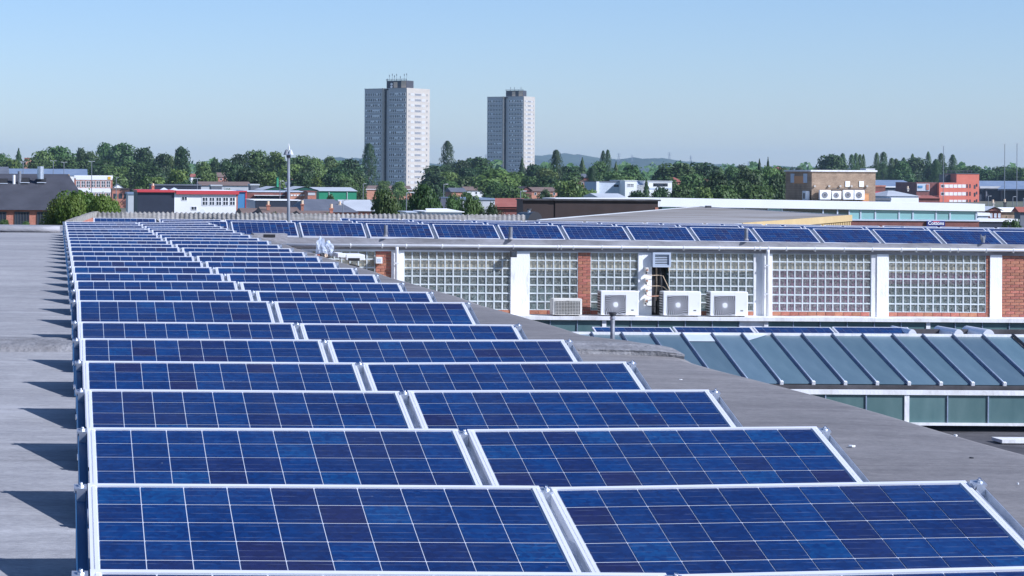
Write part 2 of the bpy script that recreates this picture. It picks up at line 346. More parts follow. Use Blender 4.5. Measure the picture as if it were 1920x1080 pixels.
def bag_mat():
    m, n, l, b = new_mat('clear_polythene')
    b.inputs['Base Color'].default_value = (.75,.8,.88,1); b.inputs['Roughness'].default_value = .3
    tr = n.new('ShaderNodeBsdfTransparent'); tr.inputs[0].default_value = (.95,.97,1,1)
    ms = n.new('ShaderNodeMixShader'); ms.inputs[0].default_value = .45; l.new(tr.outputs[0], ms.inputs[1]); l.new(b.outputs[0], ms.inputs[2])
    l.new(ms.outputs[0], n['Material Output'].inputs['Surface']); return m
M['bag'] = bag_mat()
# background
M['slate'] = mat('dark_grey_slate', (.045,.046,.055), .75, col2=(.065,.066,.078), scale=.8, stretch=(1,1,1), rand=.05)
M['slate2'] = mat('blue_grey_slate', (.11,.12,.145), .7, col2=(.15,.16,.185), scale=.7)
M['tile_brown'] = mat('brown_roof_tile', (.16,.11,.085), .85, col2=(.21,.15,.12), scale=.6)
M['tile_red'] = mat('red_roof_tile', (.28,.085,.06), .85, col2=(.34,.12,.085), scale=.6)
M['fbrick'] = brickwork_mat('far_red_brick', (.40,.14,.085), (.48,.19,.12), (.42,.3,.24))
M['fbrick_dark'] = brickwork_mat('far_dark_brick', (.17,.06,.05), (.22,.08,.06), (.2,.13,.11))
M['fbrick_orange'] = brickwork_mat('far_orange_brick', (.50,.22,.13), (.56,.27,.17), (.5,.36,.28))
M['fbrick_brown'] = brickwork_mat('far_brown_brick', (.27,.185,.115), (.36,.26,.17), (.36,.29,.22), 4.6)
M['office_red'] = mat('orange_red_cladding', (.62,.155,.09), .7, col2=(.68,.19,.115), scale=.5)
M['brown_clad'] = mat('brown_black_cladding', (.030,.018,.015), .7, col2=(.045,.028,.023), scale=.8, stretch=(1,1,.3))
M['fglass'] = mat('far_window_glass', (.035,.045,.06), .12, coat=.5, rand=.5)
M['teal_glass'] = mat('teal_office_glass', (.24,.44,.43), .2, col2=(.29,.50,.48), scale=.35, coat=.6, rand=.15)
M['teal_dark'] = mat('dark_teal_glass', (.015,.045,.045), .10, coat=.6, rand=.2)
M['fwhite'] = mat('far_white_wall', (.82,.82,.80), .7, col2=(.88,.88,.86), scale=.3)
M['cream'] = mat('cream_tower_cladding', (.43,.395,.34), .75, col2=(.49,.455,.395), scale=.15, stretch=(1,1,3))
M['tower_win'] = mat('off_white_tower_windows', (.50,.50,.49), .6)
M['tgrey'] = mat('grey_tower_cladding', (.47,.465,.46), .75, col2=(.53,.525,.52), scale=.2)
M['tdark'] = mat('dark_tower_recess', (.055,.055,.065), .7)
M['pale_roof'] = mat('pale_metal_roof', (.46,.48,.49), .6, col2=(.54,.56,.57), scale=.4)
M['blue_roof'] = mat('blue_grey_metal_roof', (.20,.26,.36), .5, .2, col2=(.27,.33,.42), scale=.3)
M['navy'] = mat('navy_cladding', (.018,.024,.042), .6, col2=(.026,.033,.055), scale=.5)
M['fred'] = mat('red_fascia', (.55,.06,.065), .5)
M['fblue'] = mat('blue_cladding', (.075,.22,.42), .5, col2=(.09,.25,.46), scale=.5)
M['fgreen'] = mat('green_cladding', (.03,.235,.115), .55, col2=(.04,.275,.14), scale=.5)
M['dgreen'] = mat('dark_green_gable', (.012,.075,.052), .6)
M['yellow'] = mat('yellow_cladding', (.50,.37,.17), .65, col2=(.57,.43,.21), scale=.8)
M['yellow_logo'] = mat('yellow_sign', (.75,.45,.02), .5)
M['gravel'] = mat('gravel_roof', (.19,.165,.13), .95, col2=(.34,.325,.31), scale=.55, stretch=(.4,1,1), amount=(.38,.62), bump=.5, bscale=9)
M['sign_blue'] = mat('blue_sign', (.012,.018,.16), .45)
M['sign_white'] = mat('white_lettering', (.85,.85,.86), .5)
M['sign_red'] = mat('red_lettering', (.6,.05,.05), .5)
M['orange'] = mat('orange_box', (.62,.30,.12), .7)
M['bark'] = mat('bark', (.075,.055,.04), .95, col2=(.12,.09,.065), scale=6)
M['ground'] = mat('rough_grass_and_yards', (.055,.085,.03), .95, col2=(.16,.145,.11), scale=.012, detail=8)
M['hill'] = mat('wooded_hill', (.022,.045,.022), .95, col2=(.07,.10,.05), scale=.0045, stretch=(1,.5,1), amount=(.42,.62), detail=10)
M['leaf_dark'] = leaf_mat('dark_foliage', (0.03, 0.062, 0.022), (0.048, 0.09, 0.028), (0.072, 0.118, 0.038))
M['leaf_mid'] = leaf_mat('mid_foliage', (0.05, 0.098, 0.025), (0.076, 0.135, 0.034), (0.112, 0.175, 0.048))
M['leaf_light'] = leaf_mat('light_foliage', (0.085, 0.15, 0.032), (0.125, 0.195, 0.046), (0.175, 0.245, 0.062))
M['leaf_bright'] = leaf_mat('bright_foliage', (.062, .118, .016), (.105, .172, .026), (.155, .225, .042))

# ------------------------------------------------------------------ ground, hills
def sstep(a, b, x):
    t = max(0., min(1., (x - a) / (b - a))); return t * t * (3 - 2 * t)
def ground_h(x, y): return 3.5 * sstep(450, 1100, y) + 5.5 * sstep(1000, 2600, y) - 3.0 * sstep(2600, 4200, y)
mb = MB()
ys = [-300, -50, 100, 250, 400, 500, 600, 700, 800, 900, 1000, 1150, 1300, 1500, 1750, 2000, 2300, 2600, 3000, 3500, 4200, 5500, 7500, 9400]
xs = [-2900, -1200, -500, -200, 0, 200, 400, 700, 1100, 1600, 2400, 3500, 4800, 6400]
for yy in ys:
    for xx in xs: mb.v.append((xx, yy, ground_h(xx, yy)))
for a in range(len(ys) - 1):
    for b_ in range(len(xs) - 1):
        i = a * len(xs) + b_; mb.f.append((i, i + 1, i + 1 + len(xs), i + len(xs))); mb.m.append(0); mb.uv.append([(0,0)]*4)
structure(obj('ground', mb, M['ground'], smooth=True))

def hill(name, prof, d, front, seed):
    r = random.Random(seed); mb = MB()
    px0, px1 = prof[0][0], prof[-1][0]; n = 120; rows = 9
    def top(px):
        for (a, ya), (b_, yb) in zip(prof, prof[1:]):
            if a <= px <= b_: t = (px - a) / (b_ - a); t = t * t * (3 - 2 * t); return ya + (yb - ya) * t
        return prof[-1][1]
    ph = [r.uniform(0, 6) for _ in range(6)]
    for j in range(rows + 1):
        t = j / rows
        for i in range(n + 1):
            px = px0 + (px1 - px0) * i / n
            p = P(px, top(px), d)
            wob = sum(math.sin(px * f + ph[k]) * a for k, (f, a) in enumerate(((.11, 2.5), (.23, 1.6), (.51, 1.0), (.9, .6))))
            yy = d - front + front * t
            z0 = 5.5
            prof_t = t ** 1.3
            mb.v.append((p.x * (1 - .0 * t), yy, z0 + (p.z + wob * .7 - z0) * prof_t - (0 if j else 4) + math.sin(px * .07 + j * 1.7 + ph[0]) * 3 * t * (1 - t) * 2))
    for j in range(2):                     # the far side of the hill
        for i in range(n + 1):
            q = mb.v[rows * (n + 1) + i]
            mb.v.append((q[0], q[1] + (j + 1) * front * .35, q[2] * (.75 - .7 * j)))
    for j in range(rows + 2):
        for i in range(n):
            k = j * (n + 1) + i; mb.f.append((k, k + 1, k + n + 2, k + n + 1)); mb.m.append(0); mb.uv.append([(0,0)]*4)
    return structure(obj(name, mb, M['hill'], smooth=True))
hill('hill', [(760, 312), (930, 300), (1000, 291), (1030, 291.5), (1058, 287), (1075, 290), (1110, 295), (1150, 299), (1185, 302), (1250, 309), (1330, 318)], 7600, 2000, 3)
hill('hill', [(1090, 318), (1150, 301), (1172, 298), (1200, 296.5), (1235, 297), (1262, 299.5), (1290, 304), (1335, 309), (1420, 313), (1650, 316), (2000, 322)], 6400, 1500, 5)
hill('hill', [(-200, 314), (0, 309), (250, 312), (450, 309), (560, 303), (600, 298.5), (640, 295.5), (690, 297), (760, 303), (830, 308), (930, 314)], 7000, 1700, 8)

# ------------------------------------------------------------------ main roof
YJ = 19.2
def roof_z(y):
    if y < YJ: return 9.985
    return 9.985 + .045 * sstep(YJ, YJ + .35, y) - .035 * (max(0, y - 21) / 35)
def edge_x(y):
    e = 5.08 + .025 * max(0, 19 - y) + .02 * math.sin(y * .9) + .012 * math.sin(y * 2.3 + 1)
    return e - .33 * sstep(YJ + .9, YJ + 2.5, y)
factory = thing('factory_building', 'flat grey felt roof in the foreground carrying two columns of solar panels', 'building', (-4, 26, 0))
mb = MB(); r2 = random.Random(11)
yy = []; y = -4.0
while y < 57.2: yy.append(y); y += .22 if y < 24 else .5
yy.append(57.2)
fr = [0, .12, .25, .38, .5, .6, .68, .76, .83, .89, .94, .97, .985, .995, 1.0, 1.0]
for y in yy:
    X1 = edge_x(y)
    for k, f in enumerate(fr):
        x = -13 + (X1 + 13) * f
        z = roof_z(y) + .006 * math.sin(x * 1.3 + y * .7) * math.sin(y * .9 + x * .4) + .004 * math.sin(x * 3.1 - y * 2.2)
        dx = X1 - x
        z -= .015 * max(0, 1 - dx / 1.3) ** 2
        if k == len(fr) - 3: z -= .004
        if k == len(fr) - 2: z -= .022
        if k == len(fr) - 1: z -= .28
        mb.v.append((x, y, z))
n = len(fr)
for a in range(len(yy) - 1):
    for k in range(n - 1):
        i = a * n + k; mb.f.append((i, i + 1, i + 1 + n, i + n)); mb.m.append(0); mb.uv.append([(0,0)]*4)
obj('roof_deck', mb, M['felt'], factory, smooth=True)
# raised felt joint across the roof
mb = MB(); n2 = 90; sec = [(-.34, -.012), (-.32, .030), (-.28, .040), (.1, .036), (.45, .028), (.62, -.006)]
for i in range(n2 + 1):
    x = -13 + (edge_x(YJ + .4) - .01 + 13) * i / n2
    dr = -.015 * max(0, 1 - (edge_x(YJ) - x) / 1.3) ** 2
    if i == n2: dr -= .02
    for k, (dy, dz) in enumerate(sec):
        yq = YJ + .42 + dy + .05 * math.sin(x * 1.7 + k)
        mb.v.append((x, yq, roof_z(YJ + .42 + dy) + dz * (1 + .15 * math.sin(x * 2.9) * math.sin(x * .8)) + dr ))
for i in range(n2):
    for k in range(len(sec) - 1):
        q = i * len(sec) + k; mb.f.append((q, q + len(sec), q + len(sec) + 1, q + 1)); mb.m.append(0); mb.uv.append([(0,0)]*4)
obj('felt_joint', mb, M['felt_rough'], factory, smooth=False)
# rolled parapet at the far end, gable coping behind it
mb = MB()
pts = [(-13 + 13.1 * i / 20, 57.3, roof_z(57) + .075 + .008 * math.sin(i * 1.9)) for i in range(21)]
mb.tube(pts, .085, 10)
obj('parapet_roll', mb, M['felt_lead'], factory, smooth=True)
part('wall', factory, M['fbrick_dark'], (-12.9, 4.70, -3.9, 57.15, 0, 9.55))

# ------------------------------------------------------------------ solar panels
T = R(15.15); PW, PH_ = 1.65, .99
CP, CS = .1585, .1535
CSY = .1505
cm = MB(); h = CS / 2; hy = CSY / 2
cm.box(-h, h, -hy, hy, 0, .0016)
cell_meshes = [cm.mesh('cell', [m]) for m in M['cells']]
def wcell(r):
    u = r.random()
    return 0 if u < .24 else 1 if u < .55 else 2 if u < .78 else 3 if u < .90 else 4 if u < .96 else 5
def cell_pos(i, j): return (.0325 + CP * (i + .5), PH_ - .0195 - CP * (j + .5))      # j counts from the top edge
def cells_joined(rows, seed):
    r = random.Random(seed); mb = MB()
    for j in rows:
        for i in range(10):
            x, y = cell_pos(i, j); mb.box(x - h, x + h, y - hy, y + hy, -.0065, -.0049, wcell(r))
    return mb.mesh('cells', M['cells'])
joined_full = [cells_joined(range(6), s) for s in range(6)]
joined_low5 = [cells_joined((5,), 20 + s) for s in range(3)]
joined_low4 = [cells_joined((4, 5), 30 + s) for s in range(3)]
joined_low2 = [cells_joined((2, 3, 4, 5), 40 + s) for s in range(3)]
mb = MB(); fw = .020; t = .040
mb.box(0, PW, PH_ - fw, PH_, -t, 0); mb.box(0, PW, 0, fw, -t, 0)
for x0 in (0, PW - .028):                                   # side members with a groove
    mb.box(x0, x0 + .011, fw, PH_ - fw, -t, 0); mb.box(x0 + .011, x0 + .016, fw, PH_ - fw, -t, -.006); mb.box(x0 + .016, x0 + .028, fw, PH_ - fw, -t, -.001)
frame_mesh = mb.mesh('frame', [M['alu']])
mb = MB(); mb.box(.0285, PW - .0285, fw + .0005, PH_ - fw - .0005, -.012, -.0072); back_mesh = mb.mesh('backsheet', [M['back']])

def panel(loc, roll, label, group, single_rows=0, sx=1.0, seed=0, tilt=T):
    p = bpy.data.objects.new('solar_panel', None); COL.objects.link(p)
    tj = random.Random(seed + 900); p.location = loc; p.rotation_euler = (tilt + tj.uniform(-.0035, .0035), -roll, tj.uniform(-.0022, .0022)); p.scale = (sx, 1, 1)
    tag(p, label, 'solar panel', group)
    r = random.Random(seed)
    for nm, me in (('frame', frame_mesh), ('backsheet', back_mesh)):
        link(bpy.data.objects.new(nm, me), p)
    for j in range(single_rows):
        for i in range(10):
            c = bpy.data.objects.new('cell', cell_meshes[wcell(r)]); link(c, p)
            x, y = cell_pos(i, j); c.location = (x, y, -.0065)
    js = {0: joined_full, 5: joined_low5, 4: joined_low4, 2: joined_low2}[single_rows]
    c = bpy.data.objects.new('cells', js[r.randrange(len(js))]); link(c, p); c['kind'] = 'stuff'
    return p

# sloping support rail with two clamps, a rear leg and feet (origin at its low end, y runs up the slope)
def rail_meshes():
    ch = MB(); w2 = .021
    ch.box(-w2, w2, .0, PH_ + .015, -.050, -.046)
    ch.box(-w2, -w2 + .004, .0, PH_ + .015, -.046, -.016); ch.box(w2 - .004, w2, .0, PH_ + .015, -.046, -.016)
    cl = MB(); cl.box(-.016, .016, -.022, .022, -.046, -.004); cl.box(-.021, .021, -.022, .022, -.004, .004)
    cl.box(-.026, -.021, -.022, .022, -.012, .004)
    bo = MB(); bo.tube([(0, 0, .004), (0, 0, .012)], .011, 6); bo.tube([(0, 0, .012), (0, 0, .020)], .006, 6)
    lg = MB(); dn = Vector((0, -math.sin(T), -math.cos(T)))
    a = Vector((0, .93, -.05)); e = a + dn * .235
    lg.tube([a, e], .014, 6)
    ft = MB(); ft.box(-.021, .03, e.y - .03, e.y + .03, e.z - .012, e.z)
    sd = MB()
    q = [(0, .02, -.051), (0, .97, -.051)]; g0 = Vector(q[0]) + dn * .004; g1 = Vector(q[1]) + dn * .235
    for xo in (-.0185, -.0165): sd.poly([(xo, q[0][1], q[0][2]), (xo, q[1][1], q[1][2]), (xo, g1.y, g1.z), (xo, g0.y, g0.z)])
    return [('channel', ch.mesh('channel', [M['galv']])), ('side_plate', sd.mesh('side_plate', [M['galv_dark']])), ('rear_leg', lg.mesh('rear_leg', [M['galv']])), ('foot', ft.mesh('foot', [M['galv_dark']]))], cl.mesh('clamp', [M['galv']]), bo.mesh('bolt', [M['steel']])
RAIL, CLAMP, BOLT = rail_meshes()
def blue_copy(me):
    c = me.copy(); c.materials.clear(); c.materials.append(M['sky_tint_steel']); return c
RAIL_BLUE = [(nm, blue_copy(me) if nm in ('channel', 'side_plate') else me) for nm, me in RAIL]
def rail(loc, roll, label, group, full=True, meshes=None):
    p = bpy.data.objects.new('mounting_rail', None); COL.objects.link(p)
    p.location = loc; p.rotation_euler = (T, -roll, 0); tag(p, label, 'mounting rail', group)
    for nm, me in (meshes or RAIL): link(bpy.data.objects.new(nm, me), p)
    for y in (.045, .948):
        c = link(bpy.data.objects.new('clamp', CLAMP), p); c.location = (0, y, 0)
        if full: link(bpy.data.objects.new('bolt', BOLT), c)
    return p

ORD = ['front', 'second', 'third', 'fourth', 'fifth', 'sixth', 'seventh', 'eighth', 'ninth', 'tenth', 'eleventh', 'twelfth', 'thirteenth', 'fourteenth', 'fifteenth', 'sixteenth', 'seventeenth', 'eighteenth', 'nineteenth', 'twentieth', 'twenty-first', 'twenty-second', 'twenty-third', 'twenty-fourth', 'twenty-fifth', 'rearmost']
XL = {0: .105, 1: .128, 2: .150, 3: .166, 4: .171, 5: .173, 6: .176, 7: .19}
SXR = {0: .915, 1: .929, 2: .943, 3: .959, 4: .968, 5: .985, 6: .995}
ZR = {0: .045, 1: .035, 2: .022, 3: .0155, 4: .016, 5: .012}
for nrow in range(26):
    d = 8.79 + 1.91 * (nrow - 1) + (0 if nrow < 7 else .33 if nrow == 7 else .5)
    zt = HC - (1.137 if nrow < 7 else 1.094 if nrow == 7 else 1.107 + .027 * (nrow - 8) / 17)
    xl = XL.get(nrow, .198 + .016 * (nrow - 8) / 17) + rnd.uniform(-.004, .004)
    dy = d - PH_ * math.cos(T); dz = zt - PH_ * math.sin(T)
    nm = ORD[nrow] + ' row from the camera' if nrow < 25 else 'rearmost row'
    if nrow == 0: nm = 'nearest row at the bottom edge'
    sing = 5 if nrow < 5 else 4 if nrow < 8 else 2 if nrow < 17 else 0
    jit = lambda a: rnd.uniform(-a, a)
    a1 = .0006 * jit(1)
    panel((xl, dy + jit(.010), dz + jit(.004)), R(.05) + a1 * 2.5, f'blue solar panel in the left column, {nm}', 'solar panels in the left column', sing, 1.0, nrow * 2)
    xr = xl + PW + .040
    sx = SXR.get(nrow, .99); rz = ZR.get(nrow, 0.0)
    a2 = math.atan2(rz, PW * sx) + jit(.0006)
    panel((xr, dy + jit(.010), dz + jit(.004)), a2 + jit(.0012), f'blue solar panel in the right column, {nm}', 'solar panels in the right column', sing, sx, nrow * 2 + 1)
    full = nrow < 12
    rail((xl - .026, dy, dz), 0, f'sky tinted rail at the left end of the {nm}', 'rails at the left ends of the rows', full, RAIL_BLUE)
    rail((xl + PW + .020, dy, dz - .002), 0, f'galvanised rail between the two panels of the {nm}', 'rails between the panel columns', full)
    rail((xr + PW * sx * math.cos(a2) + .026, dy, dz + rz), 0, f'galvanised rail at the right end of the {nm}', 'rails at the right ends of the rows', full)

# ------------------------------------------------------------------ wing with the glass block wall
D0 = 59.0
def WX(px, d=D0): return P(px, 530, d).x
def WZ(px, py, d=D0): return P(px, py, d).z
wing = thing('factory_wing', 'long low wing with glass block windows, white pillars and a felt roof', 'building', (20, 62, 0))
ZT, ZB = WZ(1300, 474.5), WZ(1300, 583)             # head and sill of the glass block panels
ZL = WZ(1300, 591)                                   # top of the ledge
XE = 34.0
def line_z(py0, px0, py1, px1, d, x):
    a, b_ = P(px0, py0, d), P(px1, py1, d); return a.z + (b_.z - a.z) * (x - a.x) / (b_.x - a.x)
def sloped(name, parent, m, x0, x1, y0, y1, f0, f1, n=1, smooth=False, wob=0.):
    """bar along x whose bottom and top follow the functions f0, f1"""
    mb = MB()
    for i in range(n + 1):
        x = x0 + (x1 - x0) * i / n; wz = wob * math.sin(i * 1.7) + wob * .6 * math.sin(i * 4.1)
        mb.v += [(x, y0, f0(x)), (x, y1, f0(x)), (x, y1, f1(x) + wz), (x, y0, f1(x) + wz)]
    for i in range(n):
        k = i * 4
        for q in range(4): mb.f.append((k + q, k + (q + 1) % 4, k + 4 + (q + 1) % 4, k + 4 + q)); mb.m.append(0); mb.uv.append([(0,0)]*4)
    mb.f += [(3, 2, 1, 0), (n*4, n*4+1, n*4+2, n*4+3)]; mb.m += [0, 0]; mb.uv += [[(0,0)]*4]*2
    return obj(name, mb, m, parent)
g_top = lambda x: line_z(445, 560, 458, 1880, 58.9, x)
g_mid = lambda x: line_z(457.5, 560, 468.5, 1880, 58.9, x)
deck = lambda x: g_top(x) - .035
sloped('roof_deck', wing, M['felt_lead'], -2.0, XE, 58.95, 71.5, lambda x: deck(x) - .25, deck)
sloped('fascia', wing, M['felt_lead'], 4.85, XE, 58.885, 58.945, lambda x: g_mid(x), g_top, n=60, wob=.010)
sloped('eaves_beam', wing, M['beam'], 4.85, XE, 58.965, 59.3, lambda x: ZT + .002, lambda x: g_mid(x) - .003)
part('wall', wing, M['teal_int'], (4.85, XE, 60.6, 71.4, 0, ZT - .01), (4.85, XE, 59.02, 60.55, 0, ZL - .12))
# gutter
gz = lambda x: line_z(460.5, 620, 470, 1900, 58.5, x)
mb = MB(); mb.tube([(x, 58.85, gz(x)) for x in (5.2, 12, 19, 26, XE)], .038, 10)
gut = obj('gutter', mb, M['pvc'], wing, smooth=True)
for k, px in enumerate([660, 720, 765, 833, 902, 968, 1052, 1058, 1081, 1135, 1172, 1222, 1289, 1356, 1423, 1433, 1449, 1483, 1537, 1592, 1645, 1700, 1728, 1755, 1792, 1807, 1860, 1911]):
    x = WX(px, 58.5); mb = MB(); mb.tube([(x - .014, 58.85, gz(x)), (x + .014, 58.85, gz(x))], .046, 10); mb.box(x - .008, x + .008, 58.84, 58.96, gz(x) - .065, gz(x) - .03)
    obj('joint_collar', mb, M['pvc'], gut)
# ledge
sloped('ledge', wing, M['white_dirty'], 4.9, XE, 58.15, 59.01, lambda x: ZL - .085, lambda x: ZL, n=40, wob=.004)
# pillars (px0, px1, proud)
pill = [(733, 757, .055), (957, 992, .055), (1196, 1221, .054), (1413, 1428, .02), (1428, 1447, .055), (1633, 1643, .03), (1643, 1665, .055), (1855, 1877, .055)]
for a, b_, pr in pill:
    part('pillar', wing, M['white'] if pr > .05 else M['white_dirty'], (WX(a), WX(b_), 59.0 - pr, 59.4, ZL - .002, ZT + (.001 if pr < .2 else 0)))
# downpipes
for px in (742, 1436):
    x = WX(px); mb = MB(); mb.tube([(x, 58.85, gz(x) - .03), (x, 58.85, gz(x) - .10), (x, 58.86, gz(x) - .18), (x, 58.86, ZL)], .042, 10)
    dp = obj('downpipe', mb, M['pvc'], wing, smooth=True)
    for zz in (ZT - .3, ZT - 1.0): part('pipe_clip', dp, M['pvc'], (x - .055, x + .055, 58.82, 58.89, zz, zz + .03))
# glass block windows
BR = 7; BHt = (ZT - ZB) / BR
def block_mesh(w_, h_):
    mb = MB(); a, b_ = w_ / 2, h_ / 2; e = .009; y0, y1 = -.03, -.018
    o = [(-a, y0, -b_), (a, y0, -b_), (a, y0, b_), (-a, y0, b_)]; i_ = [(-a + e, y1, -b_ + e), (a - e, y1, -b_ + e), (a - e, y1, b_ - e), (-a + e, y1, b_ - e)]
    bk = [(x, -.005, z) for x, _, z in o]
    for k in range(4):
        j = (k + 1) % 4
        mb.poly([o[k], o[j], i_[j], i_[k]], 1); mb.poly([bk[k], bk[j], o[j], o[k]], 1)
    mb.poly(i_, 0)
    return mb.mesh('glass_block', [M['block'], M['block_rim']])
bays = [(640, 703, 4, 'a'), (757, 957, 13, 'a'), (992, 1083, 6, 'b'), (1107, 1196, 6, 'b'), (1254, 1413, 11, 'b'), (1447, 1633, 13, 'p'), (1665, 1848, 13, 'q'), (585, 640, 4, 'a')]
for a, b_, nc, kind in bays:
    x0, x1 = WX(a), WX(b_); bw = (x1 - x0) / nc; g = .023
    mb = MB()                                             # pale joints between the blocks
    for i in range(nc + 1):
        xx = x0 + bw * i; mb.box(max(x0, xx - g / 2), min(x1, xx + g / 2), 58.985, 59.015, ZB, ZT)
    for j in range(BR + 1):
        zz = ZB + BHt * j
        for i in range(nc):
            mb.box(x0 + bw * i + g / 2, x0 + bw * (i + 1) - g / 2, 58.987, 59.013, max(ZB, zz - g / 2), min(ZT, zz + g / 2))
    wd = obj('window', mb, M['joint'], wing)
    bm = block_mesh(bw - g - .001, BHt - g - .001)
    for j in range(BR):
        for i in range(nc):
            o = bpy.data.objects.new('glass_block', bm); link(o, wd); o.location = (x0 + bw * (i + .5), 59.02, ZB + BHt * (j + .5))
    zt2 = ZT - BHt * 2.25
    part('blind', wd, M['tan'], (x0, x1, 59.06, 59.07, zt2 if kind != 'p' else ZT - 2 * BHt, ZT))
    if kind in 'pq':
        zq = ZB if kind == 'p' else ZB + 3.4 * BHt
        part('curtain', wd, M['purple'] , (x0, x1, 59.065, 59.08, zq, ZT - 2 * BHt - .002 if kind == 'p' else zt2 - .002))
    part('back_room', wd, M['teal_int'], (x0, x1, 59.35, 59.4, ZB, ZT))
    if kind in 'ab':
        part('shelf', wd, M['bluewhite'], (x0, x1, 59.12, 59.22, ZT - BHt * 2.66, ZT - BHt * 2.5))
# brick panels and courses, every brick its own piece
brick_meshes = []
for k in range(4):
    mb = MB(); mb.bbox(-.1045, .1045, -.012, .05, -.031, .031, .004); brick_meshes.append(mb.mesh('brick', [M['brick']]))
def brick_panel(px0, px1, z0, z1, name='brick_panel', face=58.99):
    x0, x1 = WX(px0), WX(px1)
    bp_ = part(name, wing, M['mortar'], (x0, x1, face + .004, 59.35, z0, z1))
    nrow = int(round((z1 - z0) / .0735)); ch = (z1 - z0) / nrow; r = random.Random(int(px0))
    for j in range(nrow):
        x = x0 - (.109 if j % 2 else 0)
        while x < x1 - .02:
            a, b_ = max(x + .005, x0 + .002), min(x + .213, x1 - .002)
            if b_ - a > .03:
                o = bpy.data.objects.new('brick', brick_meshes[r.randrange(4)]); link(o, bp_, False)
                o.location = ((a + b_) / 2, face + r.uniform(-.003, .003), z0 + ch * (j + .5)); o.scale = ((b_ - a) / .209, 1, (ch - .011) / .062)
            x += .218
    return bp_
brick_panel(704, 733, ZB - .02, ZT)
brick_panel(1083, 1107, ZL, ZT)
brick_panel(1848, 1855, ZL, ZT)
brick_panel(1877, 1990, ZL, ZT)
for a, b_ in ((757, 957), (992, 1083), (1107, 1196), (1254, 1413), (1447, 1633), (1665, 1848)):
    brick_panel(a + .3, b_ - .3, ZL, ZB, 'brick_course')
part('wall_end', wing, M['fbrick'], (WX(1990), XE, 59.0, 59.4, ZL, ZT))
part('wall_start', wing, M['bluewhite'], (4.9, WX(585), 59.0, 59.4, ZL, ZT))
# dark doorway-like slot with pipes, louvre above
xs0, xs1 = WX(1221), WX(1254)
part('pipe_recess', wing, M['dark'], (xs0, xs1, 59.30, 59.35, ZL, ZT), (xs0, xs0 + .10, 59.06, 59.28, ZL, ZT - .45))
lv = thing('louvre', 'pale blue slatted louvre above the pipe recess', 'louvre', (xs0, 58.8, ZT - .4))
zl0, zl1 = WZ(1236, 500.5), WZ(1236, 473)
part('frame', lv, M['louvre'], (xs0 - .01, xs1, 58.80, 59.0, zl1 - .05, zl1), (xs0 - .01, xs1, 58.80, 59.0, zl0, zl0 + .05), (xs0 - .01, xs0 + .04, 58.80, 59.0, zl0 + .05, zl1 - .05), (xs1 - .045, xs1, 58.80, 59.0, zl0 + .05, zl1 - .05))
part('back', lv, M['dark'], (xs0 + .04, xs1 - .045, 58.96, 58.98, zl0 + .05, zl1 - .05))
for k in range(6):
    z = zl0 + .058 + k * (zl1 - zl0 - .11) / 6
    mb = MB(); mb.box(xs0 + .041, xs1 - .046, 58.83, 58.87, z, z + .022)
    obj('slat', mb, M['louvre'], lv)
pb = thing('pipe_bundle', 'beige and black pipes running down the dark recess under the louvre', 'pipes', (xs0 + .15, 59.15, ZL))
x = WX(1232.5)
mb = MB(); mb.tube([(x, 59.1, zl0 - .02), (x + .01, 59.1, ZL + .75), (x - .005, 59.12, ZL + .35)], .022, 8); obj('pipe', mb, M['cable'], pb)
mb = MB(); mb.tube([(x + .07, 59.08, zl0 - .02), (x + .10, 59.05, ZL + .8), (x + .12, 59.05, ZL)], .035, 8); obj('duct', mb, M['dark'], pb)
mb = MB(); mb.tube([(x - .05, 59.12, ZL + .02), (x - .05, 59.12, ZL + .5)], .04, 8); obj('duct', mb, M['dgrey'], pb)
pos_names = ['topmost', 'second from the top', 'third from the top', 'lowest']
for k, py in enumerate((505.5, 525.5, 544.5, 563.5)):
    px = 1211 - .35 * k; q = P(px, py, 58.9)
    sw = thing('isolator_switch', f'cream isolator switch on the white pillar, {pos_names[k]} of four', 'switch box', (q.x, 58.93, q.z), 'isolator switches beside the pipe recess')
    mb = MB(); mb.bbox(q.x - .042, q.x + .042, 58.79, 58.935, q.z - .055, q.z + .055, .008); obj('box', mb, M['ac_cream'], sw)
    mb = MB(); mb.tube([(q.x + .005, 58.79, q.z - .005), (q.x + .005, 58.765, q.z - .005)], .026, 10); obj('knob', mb, M['copper'], sw)
    mb = MB(); mb.tube([(q.x, 58.85, q.z - .055), (q.x, 58.85, q.z - .10)], .018, 8); obj('gland', mb, M['dgrey'], sw)
    mb = MB(); e = (xs1 - .02, 58.7, ZL + .56) if k < 2 else (x + .02, 59.0, q.z - .13)
    mb.tube([(q.x, 58.85, q.z - .09), (q.x + .03, 58.84, q.z - .125), (q.x + .12, 58.84, q.z - .14), (x, 58.88, q.z - .135), (x + .1, 58.85, q.z - .15) if k < 2 else (x + .01, 58.95, q.z - .132), e], .009, 6)
    obj('cable', mb, M['cable'] if k < 2 else M['copper'] if k == 2 else M['dark'], sw)
# floodlight, cable boxes
q = P(962.5, 476.5, 58.8)
fl = thing('floodlight', 'small dark floodlight under the eaves at a white pillar', 'light', (q.x, 58.9, q.z))
part('body', fl, M['dgrey'], (q.x - .075, q.x + .075, 58.72, 58.84, q.z - .075, q.z + .075))
part('lens', fl, M['fglass'], (q.x - .055, q.x + .055, 58.713, 58.72, q.z - .055, q.z + .055))
part('bracket', fl, M['dgrey'], (q.x - .02, q.x + .02, 58.84, 58.91, q.z - .02, q.z + .05))

